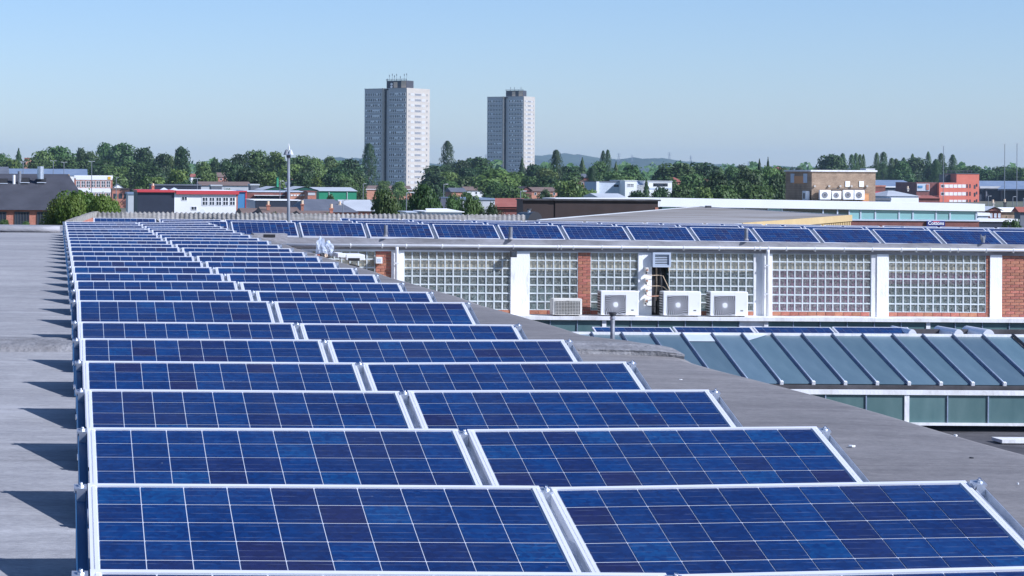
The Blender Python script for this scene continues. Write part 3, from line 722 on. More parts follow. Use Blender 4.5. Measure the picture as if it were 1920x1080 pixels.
# ------------------------------------------------------------------ air conditioners
def ac_unit(loc, w_, h_, dep, label, cream=False, name='air_conditioner', group='outdoor units on the ledge', cat='air conditioner'):
    r = thing(name, label, cat, loc, group)
    c = M['ac_cream'] if cream else M['ac']
    mb = MB(); mb.bbox(0, w_, 0, dep, .03, h_, .014); obj('casing', mb, c, r, False)
    for fx in (.08, w_ - .16): part('foot', r, M['dgrey'], (fx, fx + .08, .01, dep - .01, 0, .03), world=False)
    fx0, fx1 = (.10, w_ * .66) if not cream else (.06, w_ - .05)
    fz0, fz1 = .045, h_ - (.10 if not cream else .06)
    s = min(fx1 - fx0, fz1 - fz0); cx = (fx0 + fx1) / 2; cz = (fz0 + fz1) / 2
    part('fan_recess', r, M['dark'] if not cream else M['dgrey'], (fx0, fx1, -.004, -.001, fz0, fz1), world=False)
    if not cream:
        mb = MB(); R1 = s * .72
        nb = 24
        for k in range(nb):
            a0 = 2 * math.pi * k / nb; prev = None
            for q in range(6):
                t_ = q / 5; rr = .06 + (R1 - .06) * t_; an = a0 + .9 * t_
                x_, z_ = cx + rr * math.cos(an), cz + rr * math.sin(an)
                x_ = max(fx0, min(fx1, x_)); z_ = max(fz0, min(fz1, z_))
                wv = .006 + .010 * t_
                nx, nz = -math.sin(an) * wv, math.cos(an) * wv
                cur = ((x_ - nx, -.012, z_ - nz), (x_ + nx, -.012, z_ + nz))
                if prev: mb.poly([prev[0], cur[0], cur[1], prev[1]])
                prev = cur
        gd = obj('fan_guard', mb, M['fan'], r, False)
        mb = MB(); mb.tube([(cx, -.006, cz), (cx, -.022, cz)], [.066, .056], 18); obj('hub', mb, M['ac'], r, False)
        part('side_grille', r, M['dark'], (-.004, -.001, .02, dep - .03, .05, h_ - .03), world=False)
        mb = MB()
        for k in range(9): z = .06 + k * (h_ - .12) / 8; mb.box(-.012, -.004, .02, dep - .03, z, z + .012)
        obj('side_bars', mb, c, r, False)
        part('badge', r, M['dgrey'], (w_ * .80, w_ * .87, -.003, -.0005, .14, .165), world=False)
    else:
        mb = MB()
        for k in range(17): x_ = fx0 + (fx1 - fx0) * k / 16; mb.box(x_ - .0035, x_ + .0035, -.014, -.006, fz0, fz1)
        for k in range(10): z_ = fz0 + (fz1 - fz0) * k / 9; mb.box(fx0, fx1, -.018, -.0142, z_ - .0035, z_ + .0035)
        obj('fan_guard', mb, c, r, False)
        mb = MB(); mb.tube([(cx, -.0045, cz), (cx, -.0055, cz)], .17, 20); obj('fan', mb, M['dark'], r, False)
    return r
for px0, px1, py0, lab, cr in ((1036, 1091, 560, 'small yellowed cream outdoor unit beside the red brick pier', True), (1126, 1197, 545.5, 'white outdoor unit left of the four isolator switches', False),
                               (1243, 1314, 546.5, 'white outdoor unit below the slatted louvre', False), (1331, 1402, 547, 'rightmost white outdoor unit on the ledge', False)):
    a = P(px0, 589, 58.32); b_ = P(px1, 589, 58.32)
    ac_unit((a.x, 58.3, ZL + .002), b_.x - a.x, P(px0, py0, 58.3).z - ZL, .36, lab, cr)
# low white units at the left, half hidden by the roof edge
a = P(630, 468, 57.6)
u = thing('air_conditioner', 'white box units lying flat at the wing wall beside the plastic bag', 'air conditioner', (a.x, 57.3, a.z - .6), 'outdoor units on the wall')
for k, (p0, p1, y0, y1) in enumerate(((630, 645, 473, 474), (646, 681, 475, 479))):
    q0, q1 = P(p0, y0, 57.6), P(p1, y1, 57.6)
    mb = MB(); mb.bbox(q0.x, q1.x, 57.3, 58.4, q1.z - .1, q0.z - .02, .012); obj('casing', mb, M['ac'], u)
    part('vent', u, M['dark'], (q0.x + .05, q1.x - .12, 57.293, 57.297, q0.z - .17, q0.z - .10))
part('wall_bracket', u, M['dgrey'], (a.x + .1, a.x + .14, 57.4, 59.0, a.z - .42, a.z - .38), (a.x + .5, a.x + .54, 57.4, 59.0, a.z - .42, a.z - .38))
q = P(705.5, 494, 58.7)
u = thing('air_conditioner', 'small white square vent unit on the wall by the short brick panel', 'vent', (q.x, 58.75, q.z), 'outdoor units on the wall')
mb = MB(); mb.bbox(0, .155, 0, .24, 0, .15, .006); obj('casing', mb, M['ac'], u, False)
part('grille', u, M['bluewhite'], (.03, .125, -.004, -.001, .03, .12), world=False)
# bare patches where the render has fallen off the beam
for px, py, ww in ((823, 464.5, .17), (750, 463, .06), (1479, 474, .08), (1512, 472.5, .10), (1534, 474, .05), (1547, 472, .11), (1578, 472.5, .09), (1447, 468.5, .06)):
    q = P(px, py, 58.96); mb = MB(); r = random.Random(int(px)); n = 9
    pts = [(q.x + ww / 2 * math.cos(6.283 * k / n) * r.uniform(.7, 1.1), 58.958, max(ZT + .006, q.z + .06 * math.sin(6.283 * k / n) * r.uniform(.6, 1.1))) for k in range(n)]
    mb.poly(pts); mb.poly([(a, .004 + b_, c) for a, b_, c in pts[::-1]])
    obj('bare_patch', mb, M['felt_rough'], wing)

# ------------------------------------------------------------------ panels on the wing roof
gaps = [300, 429, 557, 682, 807, 929, 1049, 1170, 1290, 1407, 1520, 1632, 1746, 1858, 1970]
DF = 60.35
for k in range(len(gaps) - 1):
    a = P(gaps[k] + 3.5, 415.3 + (gaps[k] - 429) * .0122, DF); b_ = P(gaps[k + 1] - 3.5, 415.3 + (gaps[k + 1] - 429) * .0122, DF)
    sx = (b_.x - a.x) / PW; tl = R(19.0)
    panel((a.x, DF - PH_ * math.cos(tl), a.z - PH_ * math.sin(tl)), math.atan2(b_.z - a.z, b_.x - a.x), 'blue solar panel in the front row on the wing roof, ' + (f'{ORD[k]} from the left' if k else 'leftmost, half hidden'), 'front row of panels on the wing roof', 0, sx, 200 + k, tl)
    p = thing('mounting_rail', 'galvanised rail ' + (f'left of the {ORD[k]} panel' if k else 'at the left end') + ' in the front row on the wing roof', 'mounting rail', (a.x - .028, DF - PH_ * math.cos(tl), a.z - PH_ * math.sin(tl)), 'rails of the front row on the wing roof', (tl, 0, 0))
    for nm, me in RAIL[:3]: link(bpy.data.objects.new(nm, me), p)
for (d2, s0, gp, y0, nm) in ((62.4, 172, 123.0, 409.6, 'second'), (64.3, 650, 119.5, 411.6, 'third'), (66.2, 634, 116.5, 409.6, 'rearmost')):
    px = s0; k = 0
    while px < 1930:
        g2 = gp * (1 - .09 * max(0, px - 700) / 1200)
        f_ = (lambda q: 408.6 + (q - 172) * .0118) if nm == 'second' else (lambda q: y0 - .8 + (q - s0) * .0142)
        a = P(px + 3, f_(px), d2); b_ = P(px + g2 - 3, f_(px + g2), d2)
        sx = (b_.x - a.x) / PW
        panel((a.x, d2 - PH_ * math.cos(T), a.z - PH_ * math.sin(T)), math.atan2(b_.z - a.z, b_.x - a.x), f'blue solar panel in the {nm} row on the wing roof, {ORD[k]} from the left' if k else f'blue solar panel at the left end of the {nm} row on the wing roof', f'{nm} row of panels on the wing roof', 0, sx, 300 + k)
        px += g2; k += 1
# flue pipes on the wing roof
for px, py0, py1, ww, lab in ((723, 422, 441, 7, 'left of the two taller grey flue pipes in front of the wing roof panels'), (957, 425.5, 446, 7.5, 'right of the two taller grey flue pipes in front of the wing roof panels'), (1399, 428, 448, 7, 'short grey flue pipe on the wing roof near the middle')):
    a, b_ = P(px, py1 + 2, 58.85), P(px, py0, 58.85); rr = ww / 2 * 58.85 / F
    f_ = thing('flue_pipe', lab, 'pipe', (a.x, 58.85, a.z), 'flue pipes on the wing roof')
    mb = MB(); mb.tube([(a.x, 58.85, a.z), (a.x + .004, 58.85, b_.z)], rr, 12); obj('pipe', mb, M['flue'], f_, smooth=False)
    mb = MB(); mb.tube([(a.x, 58.85, a.z - .01), (a.x, 58.85, a.z + .035)], [rr * 1.5, rr * 1.05], 12); obj('collar', mb, M['felt_lead'], f_)
a = P(1843, 455, 58.85)
f_ = thing('flue_pipe', 'stubby grey flue with a forked cowl at the right of the wing roof', 'pipe', (a.x, 58.85, a.z))
mb = MB(); mb.tube([(a.x, 58.85, a.z), (a.x, 58.85, a.z + .13)], .045, 12); obj('pipe', mb, M['flue'], f_)
mb = MB(); mb.box(a.x - .06, a.x - .045, 58.82, 58.88, a.z + .08, a.z + .20); mb.box(a.x + .045, a.x + .06, 58.82, 58.88, a.z + .08, a.z + .19); mb.box(a.x - .04, a.x + .04, 58.82, 58.88, a.z + .13, a.z + .16); obj('cowl', mb, M['flue'], f_)
# little felt-covered vent box at the meeting of the roofs
a = P(497, 443, 57.0)
v = thing('vent_box', 'low felt covered vent box with a dark opening by the wing roof', 'vent', (a.x, 57.4, a.z))
part('cover', v, M['felt_lead'], (a.x - .25, a.x + .55, 57.2, 58.0, a.z - .12, a.z + .055))
part('opening', v, M['dark'], (a.x - .02, a.x + .26, 57.193, 57.197, a.z - .03, a.z + .04))

# ------------------------------------------------------------------ corrugated roof, coping, tall post
cr_ = thing('corrugated_roof', 'weathered corrugated cement roof edge behind the wing roof panels', 'roof', (5, 70, 8), None)
mb = None
sheets = 15; pxa, pxb = 174.0, 985.0
for s in range(sheets):
    mb = MB(); p0 = pxa + (pxb - pxa) * s / sheets; p1 = pxa + (pxb - pxa) * (s + 1) / sheets
    nseg = 64; rows_ = ((68.3, 412.5), (70.2, 397.6), (70.45, 398.4))
    j0 = rnd.uniform(-.006, .006)
    for (dd, py) in rows_:
        for i in range(nseg + 1):
            px = p0 + (p1 - p0) * i / nseg
            yy_ = py + (px - 172) * (.0072 if py < 405 else .0035) - (3 * sstep(690, 760, px) * sstep(860, 800, px) * 0)
            q = P(px, yy_, dd); ph = q.x / .135 * 2 * math.pi
            mb.v.append((q.x, dd, q.z + .021 * math.sin(ph) + j0))
    for a in range(2):
        for i in range(nseg):
            k = a * (nseg + 1) + i; mb.f.append((k, k + 1, k + nseg + 2, k + nseg + 1)); mb.m.append(0); mb.uv.append([(0,0)]*4)
    obj('corrugated_sheet', mb, M['asbestos'], cr_, smooth=True)
part('supporting_wall', cr_, M['fbrick_dark'], (1.2, 13.4, 71.55, 78, 0, 9.6))
cp = thing('gable_coping', 'weathered stone coping along the gable left of the corrugated roof', 'coping', (.6, 64, 9.9))
mb = MB(); r = random.Random(5); n = 14
for i in range(n):
    t0, t1 = i / n, (i + 1) / n - .012
    a, b_ = P(124 + 50 * t0, 414 - 17.5 * t0, 57.4 + 13 * t0), P(124 + 50 * t1, 414 - 17.5 * t1, 57.4 + 13 * t1)
    dz = r.uniform(-.012, .012)
    for wv in ((-.02, .16),):
        v0 = [(a.x + wv[0], a.y, a.z + dz), (a.x + wv[1], a.y, a.z + dz + .02), (b_.x + wv[1], b_.y, b_.z + dz + .02), (b_.x + wv[0], b_.y, b_.z + dz)]
        lo = [(x_, y_, z_ - .14) for x_, y_, z_ in v0]
        m2 = MB(); m2.poly(v0)
        for k in range(4): j = (k + 1) % 4; m2.poly([lo[k], lo[j], v0[j], v0[k]])
        obj('coping_stone', m2, M['stone'], cp)
m2 = MB(); a, b_ = P(124, 414, 57.4), P(174, 396.5, 70.4)
m2.poly([(a.x, a.y, 9.5), (b_.x, b_.y, 9.5), (b_.x, b_.y, b_.z - .13), (a.x, a.y, a.z - .13)]); m2.poly([(a.x + .13, a.y, 9.5), (b_.x + .13, b_.y, 9.5), (b_.x + .13, b_.y, b_.z - .12), (a.x + .13, a.y, a.z - .12)])
m2.poly([(a.x, a.y, 9.5), (a.x + .13, a.y, 9.5), (a.x + .13, a.y, a.z - .12), (a.x, a.y, a.z - .13)])
obj('gable_wall', m2, M['fbrick'], cp)

a, b_ = P(541, 414, 67.4), P(541, 293, 67.4)
lm = thing('lamp_post', 'tall grey steel post with two hooded lamps behind the wing roof panels', 'lamp post', (a.x, 67.4, 0))
mb = MB(); mb.tube([(a.x, 67.4, 0), (a.x, 67.4, a.z), (b_.x, 67.4, b_.z)], [.055, .044, .040], 14); obj('pole', mb, M['post'], lm, smooth=True)
mb = MB(); mb.tube([(b_.x, 67.4, b_.z - .04), (b_.x, 67.4, b_.z + .06)], .06, 12); obj('cap', mb, M['dgrey'], lm)
for sg in (-1, 1):
    mb = MB(); top = b_.z + .20
    n = 10; rings = [(top - .01, .015), (top - .04, .04), (top - .10, .065), (top - .15, .088), (top - .16, .092)]
    pts = [(b_.x + sg * .055, 67.4 - .03 * sg, z) for z, _ in rings]; mb.tube(pts, [q for _, q in rings], n)
    hd = obj('lamp_hood', mb, M['flue'] if sg < 0 else M['pale_roof'], lm, smooth=True)
    mb = MB(); mb.tube([(b_.x + sg * .03, 67.30, top - .16), (b_.x + sg * .03, 67.27, top - .15)], .02, 8); obj('lens', mb, M['steel'], hd)
mb = MB(); mb.tube([(b_.x + .01, 67.4, b_.z + .17), (b_.x + .012, 67.4, b_.z + .25), (b_.x + .0, 67.4, b_.z + .36)], [.028, .022, .006], 8); obj('finial', mb, M['pvc'], lm)

# ------------------------------------------------------------------ plastic bag of offcuts at the roof edge
q = P(606, 469, 42.6); q.z = roof_z(42.6) - .06
bagt = thing('plastic_bag', 'clear plastic bag of scraps left at the roof edge', 'bag', (q.x, 42.6, q.z))
def blob(c, rx, ry, rz, seed, rough=.18, nu=16, nv=10):
    r = random.Random(seed); ph = [r.uniform(0, 6.28) for _ in range(8)]; mb = MB()
    for j in range(nv + 1):
        th = math.pi * j / nv
        for i in range(nu):
            a = 2 * math.pi * i / nu
            k = 1 + rough * (math.sin(3 * a + ph[0] + 2 * th) * .5 + math.sin(5 * a + ph[1] - 3 * th) * .35 + math.sin(9 * a + 7 * th + ph[2]) * .25)
            mb.v.append((c[0] + rx * k * math.sin(th) * math.cos(a), c[1] + ry * k * math.sin(th) * math.sin(a), c[2] + rz * k * math.cos(th)))
    for j in range(nv):
        for i in range(nu):
            i2 = (i + 1) % nu; mb.f.append((j*nu+i, (j+1)*nu+i, (j+1)*nu+i2, j*nu+i2)); mb.m.append(0); mb.uv.append([(0,0)]*4)
    return mb
obj('bag_film', blob((-.05, 0, .17), .065, .07, .15, 1, .55, 22, 14), M['bag'], bagt, False)
obj('bag_film', blob((.08, .02, .14), .085, .08, .12, 2, .5, 22, 14), M['bag'], bagt, False)
for k, (dx, dz, s, mm) in enumerate(((-.09, .03, .045, 'render_red'), (-.02, .05, .06, 'dgrey'), (.04, .035, .05, 'tan'), (.09, .03, .045, 'dgrey'), (-.13, .025, .04, 'pvc'), (.01, .03, .035, 'copper'))):
    obj('scrap', blob((dx, -.05, dz), s, s * .8, s * .7, 10 + k, .35, 10, 6), M[mm], bagt, False)
a = P(528, 462, 45.0)
bt_ = thing('timber_batten', 'thin pale batten lying on the roof left of the plastic bag', 'timber', (a.x, 45, roof_z(45)))
part('plank', bt_, M['cable'], (a.x - .05, a.x + .20, 45.0, 45.1, roof_z(45) - .03, roof_z(45) + .03))
# small litter on the felt
for k, (px, py, lab, mm, ww) in enumerate(((1597, 848, 'white scrap lying on the felt right of the second panel row', 'white', 13), (1792, 817, 'white fleck near the felt roof edge', 'white', 8), (1276, 722, 'small white scrap on the felt by the third panel row', 'white', 6), (1821, 865, 'dark twig lying on the felt near the right edge', 'dark', 10), (1909, 916, 'thin white splinter on the felt at the right edge', 'white', 4))):
    d = 4500 * 1.47 / (py - 334); q = P(px, py, d); s = ww * d / F / 2; zb = roof_z(d) - .035 * max(0, 1 - (edge_x(d) - q.x) / 1.3) ** 2 - .004
    mb = MB(); r = random.Random(k); pts = [(q.x + s * math.cos(a_) * r.uniform(.6, 1.1), d + s * 1.2 * math.sin(a_) * r.uniform(.5, 1.1), zb + .012) for a_ in [6.283 * i / 7 for i in range(7)]]
    mb.poly(pts); mb.poly([(x_ * 1, y_, z_ + .008) for x_, y_, z_ in pts])
    for i in range(7): j = (i + 1) % 7; mb.poly([pts[i], pts[j], (pts[j][0], pts[j][1], pts[j][2] + .008), (pts[i][0], pts[i][1], pts[i][2] + .008)])
    tag(obj('litter', mb, M[mm]), lab, 'litter')

# ------------------------------------------------------------------ lower roof with the glazed rooflight
low = thing('rooflight', 'long sloping glazed rooflight with blue grey bars below the glass block wall', 'rooflight', (16, 47, 6.5))
DT, DB = 48.7, 46.05
zt_, zb_ = P(1450, 628, DT).z, P(1544, 719.5, DB).z
xb0 = PX(1447.5, DT, 628); bs = .611
nbars0 = -9
zof = lambda y_: zb_ + (zt_ - zb_) * (y_ - DB) / (DT - DB)
bar_m = MB()
L = math.hypot(DT - DB, zt_ - zb_); ang = math.atan2(zt_ - zb_, DT - DB)
bar_m.tube([(0, -.03, .028), (0, L * .5, .030), (0, L + .02, .028)], .021, 8); bar_m.box(-.036, .036, -.02, L, -.006, .008)
bar_mesh = bar_m.mesh('glazing_bar', [M['lead']], True)
cap_m = MB(); cap_m.bbox(-.032, .032, -.045, .02, -.02, .062, .006); cap_mesh = cap_m.mesh('bar_end', [M['white_dirty']])
pane_m = MB(); pane_m.box(.03, bs - .03, 0, L, -.008, -.001); pane_mesh = pane_m.mesh('glass_pane', [M['patent']])
for k in range(nbars0, 16):
    x = xb0 + bs * k
    o = bpy.data.objects.new('glazing_bar', bar_mesh); link(o, low, True); o.location = (x, DB, zb_); o.rotation_euler = (ang, 0, 0)
    if k == 8:
        mb = MB(); mb.tube([(0, -.03, .028), (0, L + .02, .028)], .03, 8); o.data = mb.mesh('glazing_bar', [M['dark']]); o['label'] = 'black glazing bar'
    e = bpy.data.objects.new('bar_end', cap_mesh); link(e, o)
    g = bpy.data.objects.new('glass_pane', pane_mesh); link(g, low, True); g.location = (x, DB, zb_ + rnd.uniform(-.004, .002)); g.rotation_euler = (ang, 0, 0)
X0L, X1L = xb0 + bs * nbars0, xb0 + bs * 16
part('ridge_flashing', low, M['white_dirty'], (X0L, X1L, DT - .03, DT + .10, zt_ - .03, zt_ + .035))
part('sill', low, M['felt_dark'], (X0L, X1L, DB - .08, DB + .10, zb_ - .16, zb_ - .02))
fl_ = MB(); x = xb0 + bs * -3
fl_.poly([(x + .04, DT - .42, zof(DT - .42) + .012), (x + bs - .04, DT - .42, zof(DT - .42) + .012), (x + bs - .04, DT - .03, zof(DT - .03) + .012), (x + .04, DT - .03, zof(DT - .03) + .012)])
obj('flashing_patch', fl_, M['bluewhite'], low)
fl_ = MB(); x = xb0 + bs * -1
fl_.poly([(x + .04, DT - .35, zof(DT - .35) + .012), (x + .5, DT - .03, zof(DT - .03) + .012), (x + .04, DT - .03, zof(DT - .03) + .012)]); obj('flashing_patch', fl_, M['bluewhite'], low)
# upright glazing under the sill
DV = 45.75
zr1, zr0 = P(1700, 731.5, DV).z, P(1700, 740, DV).z
zs1 = P(1850, 793, DV).z
part('top_rail', low, M['white_dirty'], (X0L, X1L, DV - .05, DV + .06, zr0, zr1))
part('bottom_rail', low, M['white_dirty'], (X0L, X1L, DV - .06, DV + .06, zs1 - .05, zs1))
xs_ = PX(1547, DV, 770); pw = .775
k = -10
while xs_ + pw * k < X1L:
    x = xs_ + pw * k
    part('glass_pane', low, M['green_glass'], (x + .012, x + pw - .012, DV - .004, DV + .004, zs1 + .001, zr0 - .001))
    wide = (k % 4 == 2)
    part('mullion', low, M['white_dirty'] if wide else M['lead'], (x - (.045 if wide else .011), x + (.045 if wide else .0115), DV - .03, DV + .03, zs1, zr0))
    k += 1
part('back_board', low, M['teal_int'], (X0L, X1L, DV + .5, DV + .55, zs1 - .05, zr0))
lowroof = thing('lower_roof', 'dark felt lower roof between the main roof edge and the rooflight', 'roof', (15, 40, 0))
part('deck', lowroof, M['felt_dark'], (5.3, 36, 5, 58.1, 0, P(1850, 800, DV).z - .10))
# white hatch at the right edge
q = P(1880, 826, 43.5)
ht = thing('roof_hatch', 'white edged hatch on the lower roof at the right edge of the picture', 'hatch', (q.x, 43.5, q.z - .1))
part('lid', ht, M['white_dirty'], (q.x + .03, q.x + 1.6, 43.6, 44.1, q.z - .06, q.z))
part('kerb', ht, M['dgrey'], (q.x + .06, q.x + 1.57, 43.63, 44.07, P(1850, 800, DV).z - .11, q.z - .062))
# green glazing strip under the ledge of the wing
DG = 58.25
gz1, gz0 = ZL - .088, ZL - .75
strip = thing('window_band', 'strip of dirty green glass panes under the white ledge', 'window', (16, DG, gz0))
x = WX(880, DG); k = 0
while x < 32:
    wid = .655
    px = 105 + x * F / DG
    if 1385 < px < 1432: m_ = M['white_dirty']
    else: m_ = M['green_glass']
    part('glass_pane' if m_ is M['green_glass'] else 'white_panel', strip, m_, (x + .01, x + wid - .01, DG, DG + .012, gz0, gz1))
    wide = k % 6 == 5 or 1430 < px < 1445
    part('mullion', strip, M['white_dirty'] if wide else M['lead'], (x - (.05 if wide else .009), x + (.05 if wide else .0095), DG - .03, DG + .011, gz0, gz1 - .001))
    x += wid; k += 1
part('back_board', strip, M['teal_int'], (WX(880, DG), 32, DG + .3, DG + .35, gz0, gz1))
part('apron', strip, M['felt_dark'], (WX(850, DG), 33, DG - .05, DG + .4, 7.4, gz0 - .002))
# low row of panels between rooflight and wing
for k, (a_, b2) in enumerate(((1110, 1257), (1261, 1407), (1411, 1556), (1560, 1702))):
    d2 = 50.6; a = P(a_, 612.6, d2); b_ = P(b2, 612.6, d2); sx = (b_.x - a.x) / PW
    panel((a.x, d2 - PH_ * math.cos(T), a.z - PH_ * math.sin(T)), 0, ['leftmost blue solar panel of the low row behind the rooflight', 'second blue solar panel of the low row behind the rooflight', 'third blue solar panel of the low row behind the rooflight', 'rightmost blue solar panel of the low row behind the rooflight'][k], 'low row of panels behind the rooflight', 0, sx, 400 + k)
ldk = thing('valley_roof', 'dark valley roof behind the rooflight under the low panel row', 'roof', (16, 53, 7))
part('deck', ldk, M['felt_dark'], (5.3, 36, DT + .12, 58.15, 4.8, 7.55)); part('panel_kerb', ldk, M['felt_dark'], (9.0, 36, 49.55, 50.7, 7.552, P(1500, 612.6, 50.6).z - .31))
part('upstand', ldk, M['felt_dark'], (PX(1703, 50.9, 620), 36, 50.85, 51.0, 7.552, P(1800, 617.5, 50.9).z))
for k, (p0, p1) in enumerate(((1702, 1720), (1788, 1808), (1842, 1866))):
    a, b_ = P(p0, 626, 50), P(p1, 617.5, 50)
    dm = thing('roof_vent', ['bright metal hump beside the rightmost low solar panel', 'bright metal hump behind the rooflight, between two others', 'rightmost bright metal hump behind the rooflight'][k], 'vent', (a.x, 50, a.z))
    mb = MB(); n = 10; L2 = 1.2
    for i in range(n + 1):
        an = math.pi * i / n; xx = (a.x + b_.x) / 2 - (b_.x - a.x) / 2 * math.cos(an); zz = a.z - .08 + (b_.z - a.z + .08) * math.sin(an)
        mb.v += [(xx, 50, zz), (xx, 50 + L2, zz)]
    for i in range(n): mb.f.append((i*2, i*2+2, i*2+3, i*2+1)); mb.m.append(0); mb.uv.append([(0,0)]*4)
    mb.f.append(tuple(2*i for i in range(n, -1, -1))); mb.m.append(0); mb.uv.append([(0,0)]*(n+1))
    obj('hood', mb, M['alu'], dm); part('kerb', dm, M['dgrey'], (a.x, b_.x, 50.02, 50 + L2, a.z - .25, a.z - .081))  # hood's white finish stands in for sun glare on the metal
# steel flue by the roof edge
a, b_ = P(1148.5, 626, 47.0), P(1148.5, 588, 47.0)
f_ = thing('flue_pipe', 'steel flue with a dark cap just beyond the roof edge below the outdoor units', 'pipe', (a.x, 47, a.z - .5))
mb = MB(); mb.tube([(a.x, 47, a.z - .6), (a.x, 47, b_.z - .03)], .044, 14); obj('pipe', mb, M['flue'], f_, smooth=True)
mb = MB(); mb.tube([(a.x, 47, b_.z - .10), (a.x, 47, b_.z - .075)], .056, 14); obj('collar', mb, M['galv'], f_)
mb = MB(); mb.tube([(a.x, 47, b_.z - .035), (a.x, 47, b_.z - .01), (a.x, 47, b_.z + .03)], [.056, .072, .078], 14); obj('cowl', mb, M['dgrey'], f_)

# ------------------------------------------------------------------ tower blocks
def tower(cx_px, ytop, d, floors, fh, la, lb, name_label, ang, ph_items, seed):
    """la: length of the grey two-bay face, lb: length of the cream end face; corner nearest the camera at cx_px"""
    c = P(cx_px, ytop, d); g = ground_h(c.x, d)
    base = c.z - floors * fh - 1.6
    rt = thing('tower_block', name_label, 'tower block', (c.x, d, base), None, (0, 0, ang))
    H = floors * fh + 1.6
    # local frame: the corner at 0,0; grey face along -x at y=0 facing -y; cream face along +y at x=0 facing +x
    bay = la * .425; rec = la - 2 * bay
    part('wall', rt, M['tgrey'], (-la, -la + bay, 0, lb, -8 + g * 0, H), (-bay, -.06, 0, lb, -8, H), world=False)
    part('end_wall', rt, M['cream'], (-.059, .25, .02, lb - .02, -8, H + .35), world=False)
    part('stair_recess', rt, M['tdark'], (-la + bay + .01, -bay - .01, 2.6, lb, -8, H - 1.2), world=False)
    part('stair_pier', rt, M['cream'], (-la + bay, -la + bay + .8, -.25, 1.2, -8, H + .4), world=False)
    part('stair_wall', rt, M['tgrey'], (-bay - rec * .42, -bay - .02, .9, 2.5, -8, H - .6), world=False)
    part('roof_slab', rt, M['tgrey'], (-la - .15, -.1, -.15, lb, H + .001, H + .3), world=False)
    # grey face: one band of windows per storey and bay
    nw = 9
    def band(w_, seedk):
        r = random.Random(seedk); mb = MB(); pw_ = w_ / nw
        mb.box(0, w_, -.10, -.005, -.22, 0, 0); mb.box(0, w_, -.10, -.005, 1.25, 1.37, 0)
        for i in range(nw + 1): mb.box(max(0, i * pw_ - .15), min(w_, i * pw_ + .15), -.10, -.005, .001, 1.249, 0)
        for i in range(nw):
            if r.random() < .28: mb.box(i * pw_ + .151, (i + 1) * pw_ - .151, -.06, -.005, .45, 1.248, 0); mb.box(i * pw_ + .151, (i + 1) * pw_ - .151, -.04, -.005, .002, .449, 1)
            else: mb.box(i * pw_ + .151, (i + 1) * pw_ - .151, -.04, -.005, .002, 1.248, 1)
        return mb.mesh('window_band', [M['fwhite'], M['fglass']])
    bm = [band(bay * .90, seed + k) for k in range(4)]
    sp = MB(); sp.box(0, bay - .1, -.16, -.002, -.06, 0); sp_mesh = sp.mesh('floor_ledge', [M['tgrey']])
    # cream face windows: wide white-framed window pair with small ones beside
    ew = MB(); k_ = lb / 11.0
    for (u0, u1, dark) in ((.9, 1.25, 1), (1.9, 3.5, 0), (3.9, 6.6, 2), (7.0, 8.6, 0), (9.4, 9.8, 1)):
        a0, a1 = u0 * k_, u1 * k_
        ew.box(.251, .33, a0, a1, 0, 1.25, 0)
        if dark == 1: ew.box(.331, .345, a0 + .06, a1 - .06, .2, 1.1, 1)
        if dark == 2:
            nn = 6
            for q in range(nn):
                b0 = a0 + (a1 - a0) * q / nn
                ew.box(.331, .345, b0 + .16, b0 + (a1 - a0) / nn - .12, .12, 1.1, 1)
    ew_mesh = ew.mesh('end_window_band', [M['tower_win'], M['slate2']])
    r = random.Random(seed)
    for f in range(floors):
        z = f * fh + .95
        for x0 in (-la + bay * .05, -bay * .95):
            o = bpy.data.objects.new('window_band', bm[r.randrange(4)]); link(o, rt); o.location = (x0, 0, z); o['kind'] = 'stuff'
        for x0 in (-la + .05, -bay + .05):
            o = bpy.data.objects.new('floor_ledge', sp_mesh); link(o, rt); o.location = (x0, 0, z - .25)
        o = bpy.data.objects.new('end_window_band', ew_mesh); link(o, rt); o.location = (0, 0, z); o['kind'] = 'stuff'
    # plant room and aerials
    ph0, ph1 = -la * .50, -la * .03
    pr = part('plant_room', rt, M['tdark'], (ph0, ph1 + .0, lb * .05, lb * .36, H + .31, H + 4.0), world=False)
    for q0, q1, qz in ((ph0 + la * .17, ph0 + la * .26, 3.4), (ph1 - la * .12, ph1 - .2, 3.8)): part('panel', rt, M['tan'], (q0, q1, lb * .05 - .05, lb * .05 - .01, H + .5, H + qz), world=False)
    if ph_items:
        mb = MB(); mb.tube([(ph0 + la * .12, lb * .05 - .1, H + 1.0), (ph0 + la * .12, lb * .05 - .3, H + 1.0)], .6, 12); obj('dish', mb, M['fwhite'], rt, False)
        mb = MB(); mb.tube([(ph0 + la * .12, lb * .05 - .1, H + 2.3), (ph0 + la * .12, lb * .05 - .3, H + 2.3)], .6, 12); obj('dish', mb, M['fwhite'], rt, False)
    mb = MB()
    for zz in (H + 4.3, H + 4.75): mb.tube([(ph0 - .3, lb * .045, zz), (ph1 + .3, lb * .045, zz)], .07, 5)
    for q in range(5): xx = ph0 + (ph1 - ph0) * q / 4; mb.tube([(xx, lb * .045, H + 3.9), (xx, lb * .045, H + 4.8)], .07, 5)
    obj('railing', mb, M['dgrey'], rt, False)
